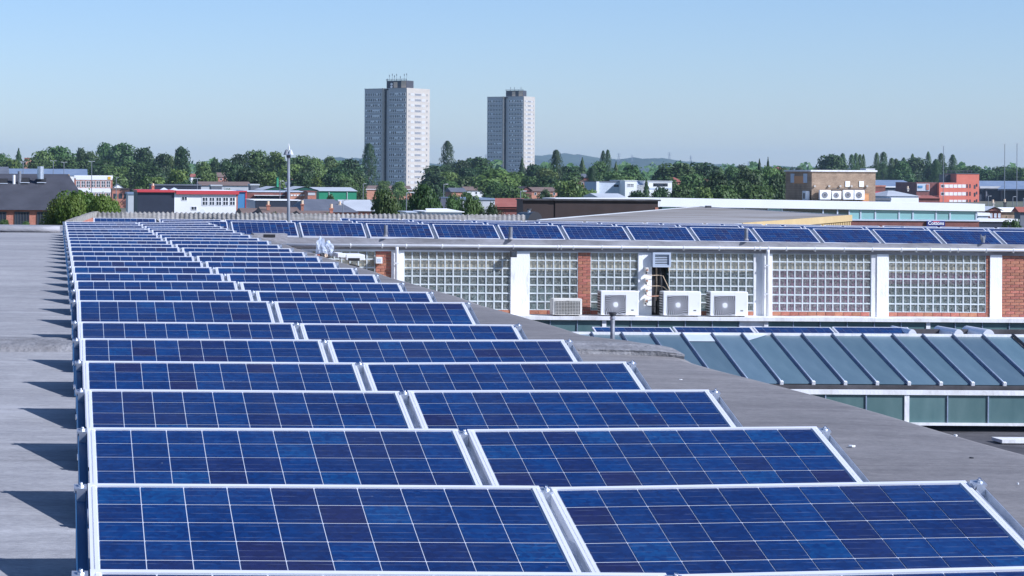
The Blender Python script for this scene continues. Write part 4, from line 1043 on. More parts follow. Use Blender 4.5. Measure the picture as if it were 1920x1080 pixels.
    for q, (f_, hh) in enumerate(((.0, 5.6), (.10, 7.5), (.25, 8.0), (.36, 7.2), (.47, 7.9), (.66, 6.8), (.86, 7.8), (.98, 8.0))):
        if not ph_items and q % 2: continue
        hh = hh if ph_items else hh * .85
        xx = ph0 + (ph1 - ph0) * f_; mb = MB(); mb.tube([(xx, lb * .08, H + 3.9), (xx, lb * .08, H + hh - .4)], .06, 5)
        mb.box(xx - .11, xx + .11, lb * .08 - .1, lb * .08 + .1, H + hh - 1.5, H + hh - .6); obj('aerial', mb, M['dgrey'], rt, False)
    return rt
tower(762, 166, 1174, 19, 2.70, 23.5, 22.9, 'nearer tall tower block with grey front and cream end wall', R(-38), True, 10)
tower(981.7, 181.5, 1509, 19, 2.70, 24.5, 17.6, 'farther tower block, smaller, right of the other tower', R(-34), False, 60)

# ------------------------------------------------------------------ background buildings
def win(root, p0, p1, y0, y1, d, frame='fwhite', glass='fglass', nx=1, nz=1, bar=None):
    X0, X1 = P(p0, (y0 + y1) / 2, d).x, P(p1, (y0 + y1) / 2, d).x
    Z1, Z0 = P((p0 + p1) / 2, y0, d).z, P((p0 + p1) / 2, y1, d).z
    b = bar if bar else min(X1 - X0, Z1 - Z0) * .10; t_ = .05
    mb = MB(); mb.box(X0, X1, d - t_, d - .004, Z0, Z0 + b); mb.box(X0, X1, d - t_, d - .004, Z1 - b, Z1)
    for i in range(nx + 1):
        x_ = X0 + (X1 - X0 - b) * i / nx; mb.box(x_, x_ + b, d - t_, d - .004, Z0 + b + .001, Z1 - b - .001)
    for j in range(1, nz):
        z_ = Z0 + (Z1 - Z0 - b) * j / nz
        mb.box(X0 + b + .001, X1 - b - .001, d - t_ + .003, d - .004, z_, z_ + b)
    w_ = obj('window', mb, M[frame], root)
    for i in range(nx):
        a = X0 + b + (X1 - X0 - b) * i / nx; c = X0 + (X1 - X0 - b) * (i + 1) / nx
        part('pane', w_, M[glass], (a + .001, c - .001, d - t_ * .5, d - .003, Z0 + b, Z1 - b))
    return w_
def bld(name, label, p0, p1, yt, d, depth, wall, cap=None, capt=.0, cat='building', group=None, yref=None):
    X0, X1 = P(p0, yt, d).x, P(p1, yt, d).x; Z = P((p0 + p1) / 2, yt, d).z
    g = min(ground_h((X0 + X1) / 2, d), ground_h((X0 + X1) / 2, d + depth)) - .3
    r = thing(name, label, cat, ((X0 + X1) / 2, d + depth / 2, g), group)
    part('wall', r, M[wall], (X0, X1, d, d + depth, g, Z - capt - (.002 if capt else 0)))
    if cap: part('roof', r, M[cap], (X0 - .12, X1 + .12, d - .12, d + depth + .12, Z - max(capt, .02), Z))
    r['x0'] = X0; return r, X0, X1, Z, g
def gab(name, label, p0, p1, ye, yr, d, depth, wall, roof, hip=0., axis='x', cat='house', group=None, over=.25, hipr=None):
    """walls with a pitched roof; eave seen at ye, ridge at yr"""
    X0, X1 = P(p0, ye, d).x, P(p1, ye, d).x; Z = P((p0 + p1) / 2, ye, d).z
    zr = P((p0 + p1) / 2, yr, d + depth / 2).z if axis == 'x' else P((p0 + p1) / 2, yr, d).z
    g = min(ground_h(X0, d), ground_h(X0, d + depth)) - .3
    r = thing(name, label, cat, ((X0 + X1) / 2, d + depth / 2, g), group)
    part('wall', r, M[wall], (X0, X1, d, d + depth, g, Z))
    mb = MB(); o = over; y0, y1, ym = d - o, d + depth + o, d + depth / 2
    zo = Z + .01
    if axis == 'x':
        h2 = hip if hipr is None else hipr
        A, B, C, D_ = (X0 - o, y0, zo), (X1 + o, y0, zo), (X1 + o, y1, zo), (X0 - o, y1, zo)
        E, G = (X0 - o + hip, ym, zr), (X1 + o - h2, ym, zr)
        for q in ((A, B, G, E), (C, D_, E, G), (D_, A, E), (B, C, G)): mb.poly(q)
        mb.poly([A, D_, C, B])
    else:
        xm = (X0 + X1) / 2
        A, B, C, D_ = (X0 - o, y0, zo), (X1 + o, y0, zo), (X1 + o, y1, zo), (X0 - o, y1, zo)
        E, G = (xm, y0 + hip, zr), (xm, y1 - hip, zr)
        for q in ((A, E, G, D_), (B, C, G, E), (C, D_, G)): mb.poly(q)
        mb.poly([A, D_, C, B])
        if hip: mb.poly([A, B, E])
    rf = obj('roof', mb, M[roof], r)
    if axis == 'x' and hip == 0:
        mb = MB()
        for X in (X0, X1): mb.poly([(X, d, Z), (X, d + depth, Z), (X, ym, zr - .15 * abs(zr - Z))])
        obj('gable', mb, M[wall], r)
    if axis == 'y' and hip == 0:
        mb = MB(); mb.poly([(X0, d - .01, Z), (X1, d - .01, Z), ((X0 + X1) / 2, d - .01, zr - .1)]); obj('gable', mb, M[wall], r)
        rf.location = (0, 0, .06)
    return r, X0, X1, Z, zr
def chim(r, px, y0, y1, d, wpx, m='fbrick'):
    a, b_ = P(px - wpx / 2, y1, d), P(px + wpx / 2, y0, d)
    mb = MB(); mb.box(a.x, b_.x, d, d + (b_.x - a.x), a.z, b_.z); mb.box(a.x - .05, b_.x + .05, d - .05, d + (b_.x - a.x) + .05, b_.z, b_.z + .12)
    c = obj('chimney', mb, M[m], r)
    mb = MB(); mb.tube([((a.x + b_.x) / 2, d + .2, b_.z + .12), ((a.x + b_.x) / 2, d + .2, b_.z + .45)], .12, 8); obj('chimney_pot', mb, M['tan'], c)

# -- left: dark slate shed with red piers
d = 150
r, X0, X1, Z, zr = gab('slate_shed', 'long shed with dark slate roof, roof cowls and red brick piers at the left', -60, 166, 394, 326, d, 13, 'fbrick', 'slate', hip=1.5)
for a, b_ in ((-25, 12), (27, 55), (69, 100), (112, 140)): win(r, a, b_, 397, 432, d, 'dgrey', 'fglass', nx=5, bar=.05)
for px, py in ((6, 338), (47, 336.5), (78, 336.5)):
    q = P(px, py, d + 5.0); mb = MB()
    mb.poly([(q.x - .28, q.y - .5, q.z - .18), (q.x + .28, q.y - .5, q.z - .18), (q.x + .22, q.y - .4, q.z + .12), (q.x - .22, q.y - .4, q.z + .12)]); mb.poly([(q.x - .22, q.y - .4, q.z + .12), (q.x + .22, q.y - .4, q.z + .12), (q.x + .3, q.y + .5, q.z + .10), (q.x - .3, q.y + .5, q.z + .10)])
    mb.poly([(q.x - .28, q.y - .5, q.z - .18), (q.x - .22, q.y - .4, q.z + .12), (q.x - .3, q.y + .5, q.z + .1)]); mb.poly([(q.x + .28, q.y - .5, q.z - .18), (q.x + .22, q.y - .4, q.z + .12), (q.x + .3, q.y + .5, q.z + .1)])
    obj('roof_cowl', mb, M['dark'], r)
    part('cowl_sill', r, M['bluewhite'], (q.x - .3, q.x + .3, q.y - .56, q.y - .51, q.z - .22, q.z - .18))
for px, y0, y1, ww, m_ in ((26, 328, 341, .10, 'pvc'), (36.5, 321, 343, .12, 'flue'), (76, 312, 327, .22, 'galv')):
    a, b_ = P(px, y1, d + 4.6), P(px, y0, d + 4.6); mb = MB(); mb.tube([(a.x, d + 4.6, a.z - .3), (a.x, d + 4.6, b_.z)], ww, 10); obj('flue', mb, M[m_], r)
r, *_ = gab('workshop', 'low workshop with pale blue grey roof behind the slate shed', 15, 163, 329, 316.5, 800, 24, 'fwhite', 'blue_roof')
r, *_ = gab('workshop', 'small greenish roof at the left edge behind the slate shed', -40, 11, 328, 312.5, 330, 12, 'fgreen', 'slate2')
# -- white and brick factory block
d = 760
r, X0, X1, Z, g = bld('office_block', 'three storey white and red brick block with yellow logo panels', 140, 211, 329, d, 20, 'fbrick', 'fwhite', .9)
a, b_ = P(142, 330.5, d), P(210.5, 337.5, d); part('sign_band', r, M['fwhite'], (a.x, b_.x, d - .15, d - .01, b_.z, a.z))
a, b_ = P(142, 352.5, d), P(210.5, 361, d); part('spandrel', r, M['fwhite'], (a.x, b_.x, d - .15, d - .01, b_.z, a.z))
for y0, y1 in ((339, 351.5), (361.5, 373)):
    for k in range(7): win(r, 143 + k * 9.4, 150.5 + k * 9.4, y0, y1, d, nx=2, nz=2)
a, b_ = P(202, 331.2, d), P(207.5, 336.6, d); part('logo_panel', r, M['yellow_logo'], (a.x, b_.x, d - .25, d - .16, b_.z, a.z))
a, b_ = P(122.5, 327, 770), P(130, 333.5, 770)
r2_ = thing('logo_board', 'small yellow logo board left of the white and brick block', 'sign', (a.x, 770, b_.z - 3)); part('board', r2_, M['yellow_logo'], (a.x, b_.x, 770, 770.2, b_.z, a.z)); part('post', r2_, M['dgrey'], ((a.x + b_.x) / 2 - .1, (a.x + b_.x) / 2 + .1, 770.21, 770.4, ground_h(3, 770), a.z))
d = 700
r, *_ = bld('brick_annex', 'low red brick annex with three dark windows right of the white and brick block', 210, 243, 353.5, d, 14, 'fbrick', 'tile_brown', .4)
for k in range(3): win(r, 212.5 + k * 10, 219.5 + k * 10, 363, 372.5, d, 'dgrey', 'fglass', nx=2, nz=2)
r, *_ = gab('shed', 'small white gabled roof above the brick annex', 213, 232, 352.5, 345, 730, 10, 'fwhite', 'pale_roof', axis='y')
r, *_ = bld('silver_shed', 'pale silver clad shed wall between the bright bush and the navy wall', 240, 262, 361, 360, 10, 'pale_roof', 'blue_roof', .3)
# -- white building with red fascia
d = 320
r, X0, X1, Z, g = bld('white_building', 'white rendered building with red fascia, navy side and blue end panel', 327, 443, 357, d, 16, 'fwhite')
a, b_ = P(258, 357, d), P(327, 357, d); part('navy_wing', r, M['navy'], (a.x, b_.x - .002, d + .05, d + 15.9, g, Z - .02))
a, b_ = P(443, 357, d), P(446, 357, d); part('brick_edge', r, M['fbrick'], (a.x + .002, b_.x, d + .02, d + 15, g, Z - .02))
a, b_ = P(446, 357, d), P(460, 357, d); part('blue_panel', r, M['fblue'], (a.x + .002, b_.x, d + .01, d + 14, g, Z - .02))
a, b_ = P(460, 357, d), P(463, 357, d); part('red_edge', r, M['fred'], (a.x + .002, b_.x, d - .06, d + 14, g, Z - .02))
a, b_ = P(257, 356.5, d), P(330, 359.5, d); part('fascia', r, M['fred'], (a.x, b_.x, d - .25, d + 16, P(300, 360.5, d).z, P(300, 356.6, d).z))
a, b_ = P(330, 356, d), P(448, 364.5, d); part('fascia', r, M['fred'], (a.x + .002, b_.x, d - .35, d + 16.02, P(390, 364.3, d).z, P(390, 357.5, d).z))
a, b_ = P(448, 356, d), P(463, 364.5, d); part('fascia', r, M['fred'], (a.x + .002, b_.x, d - .2, d + 14.2, P(455, 360, d).z, P(455, 357.8, d).z))
for k in range(5): win(r, 379 + k * 12.8, 390 + k * 12.8, 369.5, 385.5, d, nx=2, nz=2)
win(r, 340.5, 351, 368.5, 376, d, nx=2); win(r, 358.5, 369, 387, 394, d, nx=2)
q = P(379, 397, d); mb = MB(); mb.tube([(q.x, d - .25, q.z), (q.x + .02, d - .38, q.z + .03)], [.12, .34], 14); sd = obj('satellite_dish', mb, M['pale_roof'], r)
part('dish_arm', sd, M['dgrey'], (q.x - .03, q.x + .03, d - .26, d - .002, q.z - .05, q.z + .0))
chim(r, 287, 350, 358, d + 6, 5)
for k, (p0, p1) in enumerate(((299, 316), (318, 335))):
    a, b_ = P(p0, 357, d + 8), P(p1, 351.5, d + 8); mb = MB(); z0 = Z - .02; xm = (a.x + b_.x) / 2
    c_ = [(a.x, d + 7.4, z0), (b_.x, d + 7.4, z0), (b_.x, d + 8.6, z0), (a.x, d + 8.6, z0)]; ap = (xm, d + 8, b_.z)
    for i in range(4): mb.poly([c_[i], c_[(i + 1) % 4], ap])
    obj('rooflight', mb, M['bluewhite'], r)
# -- sheds and houses behind it
r, *_ = bld('dark_shed', 'dark navy shed wall behind the white building', 285, 377, 346, 430, 12, 'navy', 'slate2', .2)
r, *_ = gab('grey_shed', 'grey rendered shed with brown roof left of the lamp post', 376, 470, 348, 340.5, 520, 16, 'pale_roof', 'tile_brown')
for p0, p1 in ((396, 416), (470, 486)):
    r, *_ = bld('rooflight_shed', 'dark recess and rooflights of the grey sheds, ' + ('left' if p0 < 400 else 'right') + ' one', p0, p1, 346.5 if p0 < 400 else 345, 505, 6, 'slate2', 'pale_roof', .3, group='rooflight sheds')
r, *_ = gab('terrace', 'row of slate blue roofs with rooflights behind the lamp post', 468, 610, 352, 341, 640, 16, 'fbrick', 'slate2', group='terraced rows')
chim(r, 493, 336, 344, 648, 5, 'fbrick_orange'); chim(r, 549, 337, 344, 648, 4)
for k in range(6):
    a, b_ = P(470 + k * 9, 351, 641), P(476 + k * 9, 346, 645); mb = MB(); mb.poly([(a.x, 641.2, a.z + .18), (b_.x, 641.2, a.z + .18), (b_.x + .6, 644.6, b_.z + .45), (a.x + .6, 644.6, b_.z + .45)]); obj('rooflight', mb, M['blue_roof'], r)
r, *_ = gab('house', 'brick house end among the trees left of the lamp post', 409, 440, 332, 323.5, 820, 11, 'fbrick', 'tile_brown', group='far houses')
win(r, 412, 417, 334, 338, 820); win(r, 425, 430, 334, 338, 820)
r, *_ = gab('house', 'pink roofed house half hidden in the trees at the left', 290, 335, 320, 309, 1050, 12, 'fbrick_orange', 'tile_red', group='far houses')
r, *_ = bld('house', 'orange brick flat-topped house end high in the trees at far left', 46, 59, 296, 1000, 10, 'fbrick_orange', 'tile_red', .4, cat='house', group='far houses')
r, *_ = gab('house', 'light walled house behind the trees above the white building', 358, 410, 332, 326, 930, 10, 'fwhite', 'tile_red', group='far houses')
# -- brick works with green sheds
d = 400
r, *_ = bld('brick_works', 'long dark red brick works with white trim left of the green shed', 462, 558, 358.5, d, 18, 'fbrick_dark', 'bluewhite', .15)
a, b_ = P(476, 365.5, d), P(534, 374, d); part('canopy', r, M['fwhite'], (a.x, b_.x, d - .5, d - .01, a.z - .10, a.z)); part('navy_doors', r, M['navy'], (a.x + .3, b_.x - .2, d - .1, d - .02, b_.z - 2, a.z - .11))
d = 395
r, *_ = bld('brick_works', 'orange brick wall with a row of small white windows behind the lamp post', 543, 577, 358.5, d, 16, 'fbrick_orange', 'bluewhite', .15)
for k in range(5): win(r, 545 + k * 5.6, 549.5 + k * 5.6, 364.5, 367.5, d, 'fwhite', 'fwhite')
d = 390
r, *_ = bld('brick_works', 'short brick block with a pale roller door beside the green shed', 577, 593, 358.3, d, 12, 'fbrick', 'fbrick_dark', .2)
a, b_ = P(577.5, 360, d), P(591, 366, d); part('roller_door', r, M['pale_roof'], (a.x, b_.x, d - .06, d - .01, b_.z, a.z))
d = 450
r, X0, X1, Z, zr = gab('green_shed', 'bright green clad shed with pale metal roof', 596, 668.5, 358.5, 351, d, 22, 'fgreen', 'pale_roof', hip=0)
for px in (617, 651): a = P(px, 360, d); part('downpipe', r, M['pale_roof'], (a.x - .06, a.x + .06, d - .12, d - .01, 0, Z - .1))
for p0, p1, nm in ((493, 542, 'left dark green gable of the pale roofed works'), (545, 598, 'right dark green gable of the pale roofed works')):
    r, *_ = gab('gabled_shed', nm, p0, p1, 357.5, 350.5, 447, 20, 'dgreen', 'pale_roof', axis='y', over=.1, group='green gables')
a, b_ = P(520, 352, 449), P(520, 333.5, 449); mb = MB(); mb.tube([(a.x, 449, a.z - 2), (b_.x, 449, b_.z)], [.28, .2], 10)
t_ = thing('chimney_stack', 'slim green metal chimney stack above the green gable', 'chimney', (a.x, 449, a.z - 2)); obj('stack', mb, M['fgreen'], t_)
mb = MB(); mb.tube([(b_.x, 449, b_.z), (b_.x, 449, b_.z + .2)], .26, 10); obj('rim', mb, M['dgreen'], t_)
# slate hip roof and neighbours
d = 300
r, *_ = bld('flat_roof_shed', 'dark blue flat fronted shed with white edge behind the lamp post', 478, 558, 375.3, d, 14, 'blue_roof', 'fwhite', .06)
part('front', r, M['navy'], (P(479, 376, d).x, P(557, 376, d).x, d - .04, d - .01, 4, P(515, 376.2, d).z))
r, *_ = bld('flat_roof_shed', 'pale end of the flat fronted shed right of the lamp post', 558.5, 574, 376, d, 12, 'pale_roof', 'fwhite', .06)
r, *_ = gab('slate_hall', 'hall with wide grey hipped slate roof in front of the green shed', 568, 668, 398, 373.5, 250, 15, 'fbrick', 'slate2', hip=1.0, hipr=1.7)
chim(r, 637.5, 385.5, 398, 254, 5.5, 'cream')
r, *_ = gab('pale_shed', 'pale metal roofed shed right of the grey hipped hall', 650, 704, 396, 374.5, 280, 14, 'fbrick', 'pale_roof')
r, *_ = gab('house', 'low house with brown tiled roof just above the corrugated roof, left of the lamp post', 460, 498, 402, 390, 220, 9, 'fbrick', 'tile_brown', group='near low houses')
r, *_ = gab('house', 'low house with brown tiled roof and pale gable right of the lamp post', 498, 561, 401, 388, 215, 9, 'fbrick_orange', 'tile_brown', group='near low houses')
chim(r, 503, 386.5, 394, 217, 6); chim(r, 567, 385, 398, 214, 5); 
r, *_ = gab('house', 'low brick house roof in front of the grey hipped hall', 571, 625, 404, 395, 190, 8, 'fbrick', 'tile_brown', group='near low houses')
chim(r, 621.5, 393, 402, 192, 6)
# terraced brick flats
d = 860
r, *_ = gab('brick_flats', 'two storey orange brick flats with white eaves below the nearer tower', 681, 772, 355.5, 348, d, 14, 'fbrick_orange', 'tile_brown', group='brick flats')
a, b_ = P(681, 354.3, d), P(772, 356, d); part('eaves_board', r, M['fwhite'], (a.x, b_.x, d - .35, d - .27, b_.z, a.z))
for px in (683, 707, 715, 737, 749, 762): win(r, px, px + 4.5, 357, 362, d)
r, *_ = gab('brick_flats', 'dark brick gable end left of the orange brick flats', 664, 681, 354, 347, 855, 10, 'fbrick_dark', 'tile_brown', axis='y', group='brick flats')
r, *_ = gab('house', 'house with blue grey roof and orange brick gable right of the big dark trees', 847, 874, 360, 352, 600, 10, 'fbrick_orange', 'slate2', group='houses below the far tower')
r, *_ = gab('house', 'white fronted house in the trees below the far tower', 874, 948, 357.5, 350, 640, 11, 'fwhite', 'tile_brown', group='houses below the far tower')
for px in (891, 900, 912, 937): win(r, px, px + 4, 359.5, 364, 640)
r, *_ = gab('house', 'long house with brown roof behind the dark trees', 800, 850, 355, 348.5, 700, 12, 'fbrick', 'tile_brown', group='houses below the far tower')
r, *_ = gab('house', 'house with red hipped roof among the trees below the far tower', 880, 916, 342, 331, 900, 12, 'fbrick', 'tile_red', hip=2.2, group='houses below the far tower')
r, *_ = gab('brick_flats', 'brick flats with brown roof right of the far tower', 997, 1046, 359, 351, 560, 10, 'fbrick_orange', 'tile_brown', group='brick flats')
for px in (1002, 1013, 1027, 1037): win(r, px, px + 4, 361, 366, 560)
r, *_ = gab('brick_flats', 'dark gable end of the brick flats right of the far tower', 979, 997, 358, 350, 558, 9, 'fbrick_dark', 'tile_brown', axis='y', group='brick flats')
r, *_ = bld('brick_turret', 'narrow red brick block among the trees right of the brick flats', 1088, 1102, 339, 620, 8, 'fbrick', 'tile_brown', .3)
for y_ in (342, 349): win(r, 1090, 1094, y_, y_ + 4, 620); win(r, 1096, 1100, y_, y_ + 4, 620)
r, *_ = gab('house', 'grey purple roofed house above the red brick turret', 1085, 1103, 333, 326, 700, 9, 'fbrick_dark', 'slate2', group='houses right of the far tower')
# white school
d = 520
r, *_ = bld('school', 'white modern block with a band of dark windows', 1216, 1260, 339, d, 14, 'fwhite', 'pale_roof', .2)
win(r, 1225, 1252, 343.5, 349.5, d, 'dgrey', 'fglass', nx=6)
a = P(1217, 347, d); b_ = P(1259, 356, d); part('plinth', r, M['bluewhite'], (a.x, b_.x, d - .04, d - .01, b_.z, P(1240, 352, d).z))
r, *_ = bld('school', 'taller white square block with a gridded window', 1172, 1194, 338, d - 3, 14, 'fwhite', 'fwhite', .1)
win(r, 1176, 1188.5, 344, 350.5, d - 3, 'fwhite', 'fglass', nx=4, nz=2)
r, *_ = bld('school', 'low pale sided white block with a sloping shadowed wall', 1122, 1172, 340, d + 2, 14, 'bluewhite', 'slate2', .15)
part('porch', r, M['fwhite'], (P(1121, 345, d).x, P(1126, 345, d).x, d + 1.4, d + 1.9, 0, P(1123, 340.5, d).z)); win(r, 1151, 1160, 346, 350.5, d + 2, 'dgrey', 'fglass', nx=2)
r, *_ = gab('school_roof', 'pale link block between the white school blocks', 1194, 1216, 347, 339, d + 4, 12, 'fwhite', 'bluewhite', cat='building')
r, *_ = gab('silver_shed', 'low silver vaulted roof in front of the white school', 1124, 1172, 370, 362.5, 400, 12, 'pale_roof', 'pale_roof')
for p0, p1, yt, ye in ((1250, 1279, 332.5, 341), (1312, 1327, 331, 338), (1438, 1450, 331, 337), (1462, 1475, 313, 318)):
    gab('house', {1250: 'red tiled house behind the white school', 1312: 'red roofed house in the trees right of the white school', 1438: 'small pink roofed house left of the brown plant room', 1462: 'red roof peeping over trees beside the brown plant room'}[p0], p0, p1, ye, yt, 640, 10, 'fbrick', 'tile_red', hip=1.0, group='houses right of the far tower')
# near-middle: white boxy rooflights and red roofed shed
d = 130
r, *_ = bld('plant_box', 'low white box on a roof below the big dark trees', 765, 793, 397, d, 3, 'fwhite', 'bluewhite', .05)
r, *_ = bld('plant_box', 'wider grey white box with pitched lid right of the low white box', 800, 866, 396.5, d - 2, 4, 'bluewhite', 'fwhite', .04)
mb = MB(); a, b_ = P(799, 396.5, d - 2), P(867, 396.5, d - 2); mb.poly([(a.x, d - 2.1, a.z + .003), (b_.x, d - 2.1, b_.z + .003), (b_.x - .5, d + .2, b_.z + .13), (a.x + .3, d + .2, a.z + .13)]); obj('lid', mb, M['fwhite'], r)
d = 260
r, *_ = bld('red_roof_shed', 'shed with sloping red roof and purple brown wall left of the dark clad hall', 928, 982, 387.5, d, 1.2, 'fbrick_dark')
mb = MB(); q4 = [P(928, 388, d - .3), P(982, 388, d - .3), P(982, 371.5, d + 5), P(928, 371.5, d + 5)]; mb.poly(q4); mb.poly([(p.x, p.y, p.z - .2) for p in q4[::-1]]); obj('roof', mb, M['tile_red'], r)
r, *_ = bld('silver_shed', 'pale silver wall behind the small trees left of the red roofed shed', 858, 928, 371.5, 270, 12, 'pale_roof', 'blue_roof', .2)
# dark clad hall
d = 128
r, X0, X1, Z, g = bld('dark_hall', 'brown black clad flat roofed hall left of the gravel roof', 1041, 1234, 373.8, d, 1.8, 'brown_clad', 'felt_dark', .08)
a, b_ = P(981, 375.5, d), P(1041, 375.5, d); part('lower_wall', r, M['brown_clad'], (a.x, b_.x - .01, d + .05, d + 1.8, g, a.z)); part('lower_roof', r, M['felt_dark'], (a.x - .05, b_.x - .012, d - .1, d + 1.85, a.z + .002, a.z + .07))
part('brick_base', r, M['fbrick'], (P(1228, 390, d).x, P(1234, 390, d).x, d - .05, d - .01, g, P(1230, 389, d).z))
a = P(992, 412, 100); f_ = thing('flue_pipe', 'grey metal flue in front of the dark clad hall', 'pipe', (a.x, 100, a.z - .3)); b_ = P(992, 394, 100)
mb = MB(); mb.tube([(a.x, 100, a.z - .5), (a.x, 100, b_.z)], .055, 10); obj('pipe', mb, M['galv'], f_)
mb = MB(); mb.tube([(a.x, 100, b_.z), (a.x, 100, b_.z + .06)], .095, 10); obj('cowl', mb, M['dgrey'], f_)
mb = MB(); a = P(1004, 414, 99)
for i in range(9): an = math.pi * i / 8; mb.v += [(a.x - .32 * math.cos(an), 99, a.z - .1 + .48 * math.sin(an)), (a.x - .32 * math.cos(an) + .2, 103, a.z - .1 + .40 * math.sin(an))]
for i in range(8): mb.f.append((2*i, 2*i+2, 2*i+3, 2*i+1)); mb.m.append(0); mb.uv.append([(0,0)]*4)
mb.f.append(tuple(2 * i for i in range(8, -1, -1))); mb.m.append(0); mb.uv.append([(0,0)]*9)
rb = thing('barrel_hood', 'dark rounded hood in front of the dark clad hall', 'hood', (a.x, 99, a.z)); obj('hood', mb, M['dgrey'], rb)
mb = MB(); mb.box(a.x - .33, a.x + .33, 99.05, 103, a.z - 1.5, a.z - .101); obj('base', mb, M['felt_dark'], rb)
# gravel roof with yellow fascia
A, B, C, D_ = P(1012, 413, 79), P(1312, 387.6, 116), P(1592, 404.3, 93), P(1330, 424, 75)
gr = thing('gravel_roof_hall', 'hall with pale gravel roof and yellow fascia behind the wing roof panels', 'building', ((A.x + C.x) / 2, 95, 0))
mb = MB(); mb.poly([A, D_, C, B]); mb.poly([(p.x, p.y, p.z - .12) for p in (A, B, C, D_)])
obj('roof', mb, M['gravel'], gr)
def quad_prism(name, parent, m, p, q, h0, h1, t_):
    n_ = Vector((q.y - p.y, -(q.x - p.x), 0)).normalized() * t_
    mb = MB(); f = [p + Vector((0, 0, h0)), q + Vector((0, 0, h0)), q + Vector((0, 0, h1)), p + Vector((0, 0, h1))]; k_ = [v + n_ for v in f]
    mb.poly(f); mb.poly(k_[::-1])
    for i in range(4): j = (i + 1) % 4; mb.poly([f[i], k_[i], k_[j], f[j]])
    return obj(name, mb, m, parent)
quad_prism('fascia', gr, M['yellow'], D_.lerp(C, .18), C, -.21, .03, .12); quad_prism('verge', gr, M['pale_roof'], D_, D_.lerp(C, .178), -.12, .02, .10)
quad_prism('verge', gr, M['pale_roof'], A, B, -.10, .025, -.10)
quad_prism('verge', gr, M['pale_roof'], B, C, -.10, .02, -.10)
for i in range(26):
    t0 = .60 + .40 * i / 26; p = D_.lerp(C, t0) - Vector((0, 0, .24)); q = D_.lerp(C, t0 + .008) - Vector((0, 0, .24)); quad_prism('rib', gr, M['yellow'], p, q, -1.0, .0, .10)
quad_prism('wall', gr, M['yellow'], D_ - Vector((0, 0, .25)), C - Vector((0, 0, .25)), -8, 0, -.3)
q = P(1330, 386.5, 112); part('roof_vent', gr, M['dgrey'], (q.x - .12, q.x + .1, 112, 112.3, q.z - .15, q.z + .02))
# white fascia building with teal glazing and the sign
d = 200
wb = thing('glazed_building', 'long low building with deep white fascia, teal glazing and brick base', 'building', (60, 205, 0))
xa, xb = P(1040, 380, d).x, P(1836, 380, d).x
zt0 = lambda x: line_z(371.3, 1235, 382.2, 1836, d, x); zb0 = lambda x: line_z(387.5, 1240, 396.0, 1836, d, x)
xm_ = P(1236, 380, d).x
sloped('fascia', wb, M['fwhite'], xm_, xb + .4, d - .22, d + 5, zb0, zt0)
sloped('fascia', wb, M['fwhite'], xa, xm_ - .01, d - .21, d + 5, lambda x: zb0(x) - .02, lambda x: line_z(371.6, 1040, 371.4, 1236, d, x))
zw = P(1700, 411.5, d).z
sloped('glazing_back', wb, M['teal_int'], xa, xb, d + .5, d + 4.9, lambda x: zw, lambda x: zb0(x) - .005)
part('sill', wb, M['bluewhite'], (P(1240, 412, d).x, xb, d - .1, d + .3, zw - .12, zw))
part('brick_base', wb, M['fbrick_dark'], (P(1240, 412, d).x, xb, d, d + 4.8, 0, zw - .121))
edges = [1240, 1268, 1310, 1350, 1395, 1440, 1466, 1543, 1570, 1592, 1613.5, 1641, 1685.5, 1711.5, 1755, 1781, 1830]
for k, (a_, b2) in enumerate(zip(edges, edges[1:])):
    x0, x1 = P(a_, 402, d).x, P(b2, 402, d).x; z1 = min(zb0(x0), zb0(x1)) - .01
    part('pane', wb, M['teal_glass'] if a_ >= 1590 or a_ in (1240, 1440) else M['teal_dark'], (x0 + .06, x1 - .06, d, d + .05, zw + .01, z1))
    part('mullion', wb, M['bluewhite'], (x1 - .055, x1 + .055, d - .06, d + .06, zw + .002, z1))
a, b_ = P(1737, 414.2, d - .1), P(1771, 424.5, d - .1)
sg = thing('shop_sign', 'dark blue sign reading Cottons on the brick base', 'sign', ((a.x + b_.x) / 2, d - .1, b_.z))
part('board', sg, M['sign_blue'], (a.x, b_.x, d - .2, d - .11, b_.z, a.z))
def text(s_, parent, m, x, y, z, size, align='CENTER', name='lettering'):
    c = bpy.data.curves.new(name, 'FONT'); c.body = s_; c.size = size; c.extrude = .01; c.offset = .008; c.align_x = align; c.align_y = 'CENTER'; c.materials.append(m)
    o = bpy.data.objects.new(name, c); link(o); bpy.context.view_layer.update(); me = bpy.data.meshes.new_from_object(o); bpy.data.objects.remove(o); o = bpy.data.objects.new(name, me); link(o, parent, True); o.location = (x, y, z); o.rotation_euler = (R(90), 0, 0); return o
tx = text('Cottons', sg, M['sign_white'], (a.x + b_.x) / 2, d - .215, P(1754, 418.6, d).z, .40)
part('top_line', sg, M['sign_red'], (a.x + .5, b_.x - .45, d - .205, d - .2005, a.z - .09, a.z - .03))
